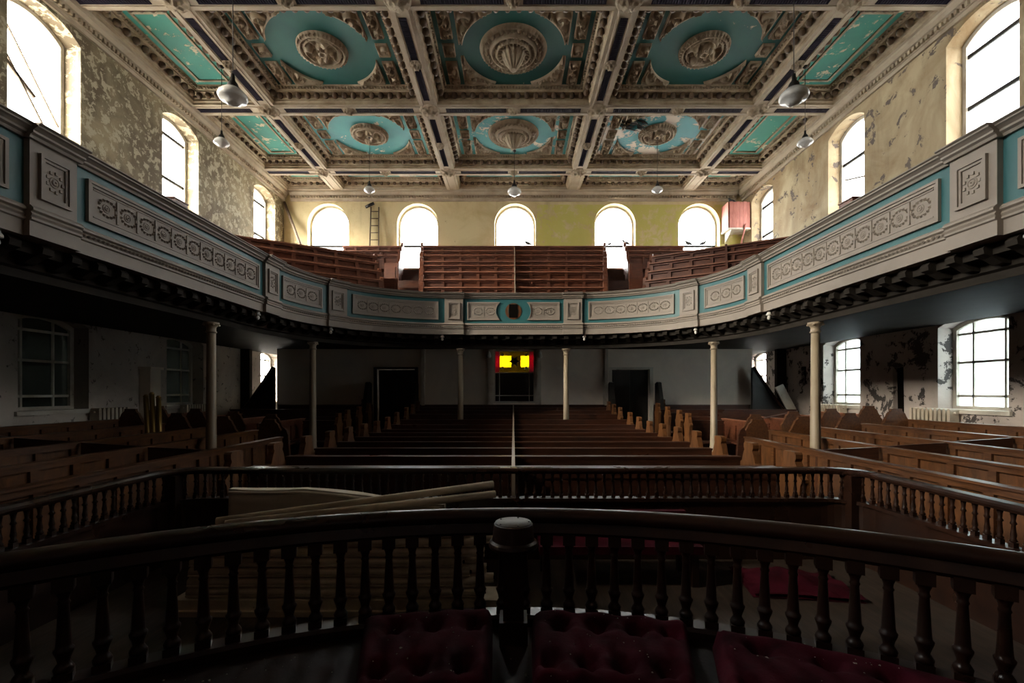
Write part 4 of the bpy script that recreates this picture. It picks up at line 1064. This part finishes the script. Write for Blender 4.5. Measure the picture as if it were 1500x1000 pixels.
for s_ in (-1, 1):
    lamp(s_ * 4.17, 6.83, E + 4.27, ZC + .33, True, 'large opal pendant lamp on a long cord before the ' + ('stained tan wall' if s_ > 0 else 'grey mottled wall'), 'large pendant lamps')
    lamp(s_ * 6.45, 10.16, E + 5.42, ZC - .0, False, 'small opal pendant lamp hung from the outer beam by the ' + ('stained tan wall' if s_ > 0 else 'grey mottled wall'), 'pendant lamps on the outer beams')
    lamp(s_ * 4.2, 13.4, E + 5.80, ZC + .25, False, 'small opal pendant lamp over the gallery, below the ' + ('badly peeled ceiling panel' if s_ > 0 else 'sounder teal panel near the ladder'), 'pendant lamps over the side gallery')
lamp(.03, 13.4, E + 5.72, ZC - .16, True, 'clear globe pendant lamp hung from the fluted central rosette over the gallery', None)

# ================================================================== LOOSE THINGS IN THE GALLERY
r_ = empty('ladder', (-4.98, 16.43, E + 4.225), label='narrow wooden ladder leaning on the back wall between arched windows', cat='ladder')
for s_ in (-1, 1): MB().tube([(s_ * .17, -.05, 0), (s_ * .14, .09, 2.42)], .025, 6).build('side_rail', 'ladder', r_)
for k in range(9): MB().tube([(-.165, -.04 + .014 * k, .18 + .26 * k), (.165, -.04 + .014 * k, .18 + .26 * k)], .016, 6).build('rung', 'ladder', r_)
MB().tube([(-.32, .05, 2.40), (-.02, .05, 2.55)], .05, 6).build('tied_rag', 'doorwood', r_)
r_ = MB().tube([(-7.05, 15.92, E + 4.25), (-8.21, 16.46, E + 6.80)], .05, 6).build('leaning_batten', 'ladder', label='long thin batten leaning into the corner of the gallery', cat='batten')
r_ = empty('red_cupboard', (7.895, 16.285, E + 5.72), label='small pinkish red boarded cupboard fixed high in the corner', cat='cupboard')
for k in range(6): MB().box(-.36 + .12 * k + .004, -.36 + .12 * (k + 1) - .004, -.28, -.25, 0, .92 - .02 * (k % 2)).build('board', 'redbox', r_)
for k in range(4): MB().box(-.40, -.37, -.25 + .13 * k, -.25 + .13 * k + .122, 0, .92).build('board', 'redbox', r_)
MB().box(-.37, .36, -.25, .27, .02, .9).build('carcass', 'ladder', r_)
MB().box(-.42, .38, -.3, .28, -.05, 0).prism([(-.28, 0), (.25, 0), (.25, -.35)], lambda a, z: (-.3, a, z - .05), lambda a, z: (-.26, a, z - .05)).build('shelf_bracket', 'white', r_)
MB().tube([(.18, -.32, .12), (.0, -.34, -.62)], .025, 6).build('hanging_lath', 'redbox', r_)
def pigeon(x, y, z, rz, label, sc_=1.0):
    pts = [(-.17, 0, .035), (-.12, 0, .05), (-.06, 0, .07), (0, 0, .085), (.05, 0, .10), (.085, 0, .13), (.10, 0, .165), (.125, 0, .175), (.15, 0, .165), (.165, 0, .16)]
    rs = [.012, .022, .045, .058, .056, .04, .028, .027, .012, .003]
    r_ = empty('pigeon', (x, y, z), rz, label=label, cat='bird'); r_.scale = (sc_,) * 3
    MB().tube(pts, rs, 12).build('body', 'bird', r_)
    for s_ in (-1, 1):
        MB().tube([(.0, s_ * .018, .045), (.005, s_ * .018, .0)], .005, 5).build('leg', 'bird', r_)
        MB().tube([(.05, s_ * .045, .105), (-.03, s_ * .055, .085), (-.12, s_ * .02, .055)], [.012, .022, .006], 6).build('wing', 'bird', r_)
yb = YB + .225; zb2 = E + 4.45 + .07 + (6.795 - 4.45 - .14) * .36 + .032
pigeon(.06 + .48, yb, zb2, pi, 'dark pigeon on the bar of the middle arched window')
pigeon(3.66 - .15, yb, zb2, 0, 'small dark pigeon on the bar beside the green panel window, away from its edge', .7)
pigeon(3.66 + .46, yb - .005, zb2, pi, 'dark pigeon hunched at the edge of the window between the green panels', 1.1)
pigeon(6.70 - .30, yb, zb2, pi, 'dark pigeon on the window bar by the red cupboard, facing the window middle')
pigeon(6.70 + .22, yb, zb2, 0, 'dark pigeon on the window bar, close beside the red cupboard')
pigeon(7.70, 16.16, E + 6.62, pi, 'dark pigeon perched on top of the red cupboard')
for s_, nm in ((-1, 'grey mottled wall'), (1, 'stained tan wall')):
    x, y = s_ * 4.42, 6.0
    r_ = empty('ledge_box', (x, y, E + 2.416), label='small wooden box on the gallery ledge before the %s' % nm, cat='box')
    MB().box(-.08, .08, -.12, .12, 0, .07).build('box_body', 'gal', r_); MB().box(-.09, .09, -.13, .13, .07, .085).build('lid', 'gal', r_)

# ================================================================== LOOSE THINGS ON THE GROUND FLOOR
def radiator(x, y0, y1, label):
    r_ = empty('radiator', (x, (y0 + y1) / 2, 0), label=label, cat='radiator'); n = int((y1 - y0) / .085); zt_, z0 = E - .31, .55
    sm = MB().prism([(.028 * math.cos(a) if True else 0, (zt_ - .04) + .04 * math.sin(a)) for a in [pi * k / 8 for k in range(9)]] + [(-.028, z0), (.028, z0)], lambda a, z: (-.085, a, z), lambda a, z: (.085, a, z)).mesh('section', 'radiator'); recalc(sm)
    for k in range(n): inst('section', sm, r_, (0, -(y1 - y0) / 2 + (k + .5) * (y1 - y0) / n, 0))
    MB().tube([(0, -(y1 - y0) / 2 - .05, z0 + .08), (0, (y1 - y0) / 2 + .05, z0 + .08)], .025, 8).tube([(0, -(y1 - y0) / 2 - .02, zt_ - .08), (0, (y1 - y0) / 2 + .02, zt_ - .08)], .022, 8).build('header_pipe', 'radiator', r_)
    for s_ in (-1, 1): MB().box(-.06, .06, s_ * (y1 - y0) * .4 - .03, s_ * (y1 - y0) * .4 + .03, 0, z0 + .02).build('foot', 'radiator', r_)
radiator(8.128, 8.45, 9.35, 'cream ribbed radiator by the bright frosted window next to the dark wall chase')
radiator(8.128, 11.3, 12.25, 'cream ribbed radiator under the narrower bright frosted window')
radiator(-8.128, 8.9, 9.65, 'pale ribbed radiator between the darkened window and the boxed duct')
radiator(-8.128, 11.3, 12.2, 'pale ribbed radiator under the farther darkened window')
o = MB().box(-8.26, -8.02, 10.15, 10.45, 0, E + .50).box(-8.265, -7.98, 10.11, 10.49, E + .50, E + .56).build('boxed_duct', 'wall_part', label='boxed-in pale duct standing against the dark plaster wall', cat='duct')
for k, (dx, lean, hh) in enumerate(((0, .06, 1.62), (.07, .05, 1.66), (.14, .03, 1.60))):
    r_ = empty('brass_tube', (-6.16 + dx, 7.80 + .03 * k, 0), label='tall tarnished brass tube leaning among the pews, %s of the bunch' % ORD[k], cat='tube', group='bunch of brass tubes')
    MB().tube([(0, 0, .02), (-lean - .06, .05, hh)], .038, 12).build('tube_body', 'brass', r_)
    MB().tube([(-lean - .06, .05, hh), (-lean - .06, .05, hh + .04)], [.045, .02], 12).build('tube_cap', 'brass', r_)
for s_, nm in ((-1, 'darkened'), (1, 'bright frosted')):
    r_ = MB().prism([(7.05, .0), (8.2, 0), (8.15, .95), (7.72, E - .25), (7.1, E + .72), (7.05, E + .72)], lambda a, z: (s_ * a, 13.55, z), lambda a, z: (s_ * a, 13.63, z)).build('stair_screen', 'doorwood')
    recalc(r_.data); props(r_, 'dark sloping stair screen at the end of the partition, %s windows side' % nm, 'screen')
    MB().tube([(s_ * 7.07, 13.52, E + .74), (s_ * 7.74, 13.52, E - .24), (s_ * 8.16, 13.52, .97)], .035, 6).build('stair_rail', 'pew', r_)
    o = MB().box(*sorted((s_ * 7.98, s_ * 8.26)), YP, YP + .14, 0, E + 1.30).build('trim_%d' % (6 if s_ < 0 else 7), 'soffit'); o['kind'] = 'structure'
r_ = empty('leaning_board', (7.95, 13.22, 0), label='white painted board leaning askew beside the stair screen', cat='board')
MB().prism([(-.42, 1.83), (-.20, 1.93), (.22, 1.14), (.0, 1.04)], lambda a, z: (a, -.02, z), lambda a, z: (a, .03, z)).build('board_face', 'white', r_)
MB().prism([(-.38, 1.80), (-.24, 1.87), (.16, 1.13), (.02, 1.07)], lambda a, z: (a, -.03, z), lambda a, z: (a, -.02, z)).build('board_panel', 'white', r_)
MB().box(-.05, .05, -.02, .03, 0, 1.2).build('board_foot', 'doorwood', r_)
r_ = MB().prism([(5.45, 1.019), (7.3, 1.154), (7.3, 1.184), (5.45, 1.049)], lambda a, z: (a, 10.6 + (a - 5.45) * .75, z), lambda a, z: (a, 10.66 + (a - 5.45) * .75, z)).build('loose_plank', 'gal', label='loose plank lying aslant across the short reddish pews', cat='plank')
recalc(r_.data)
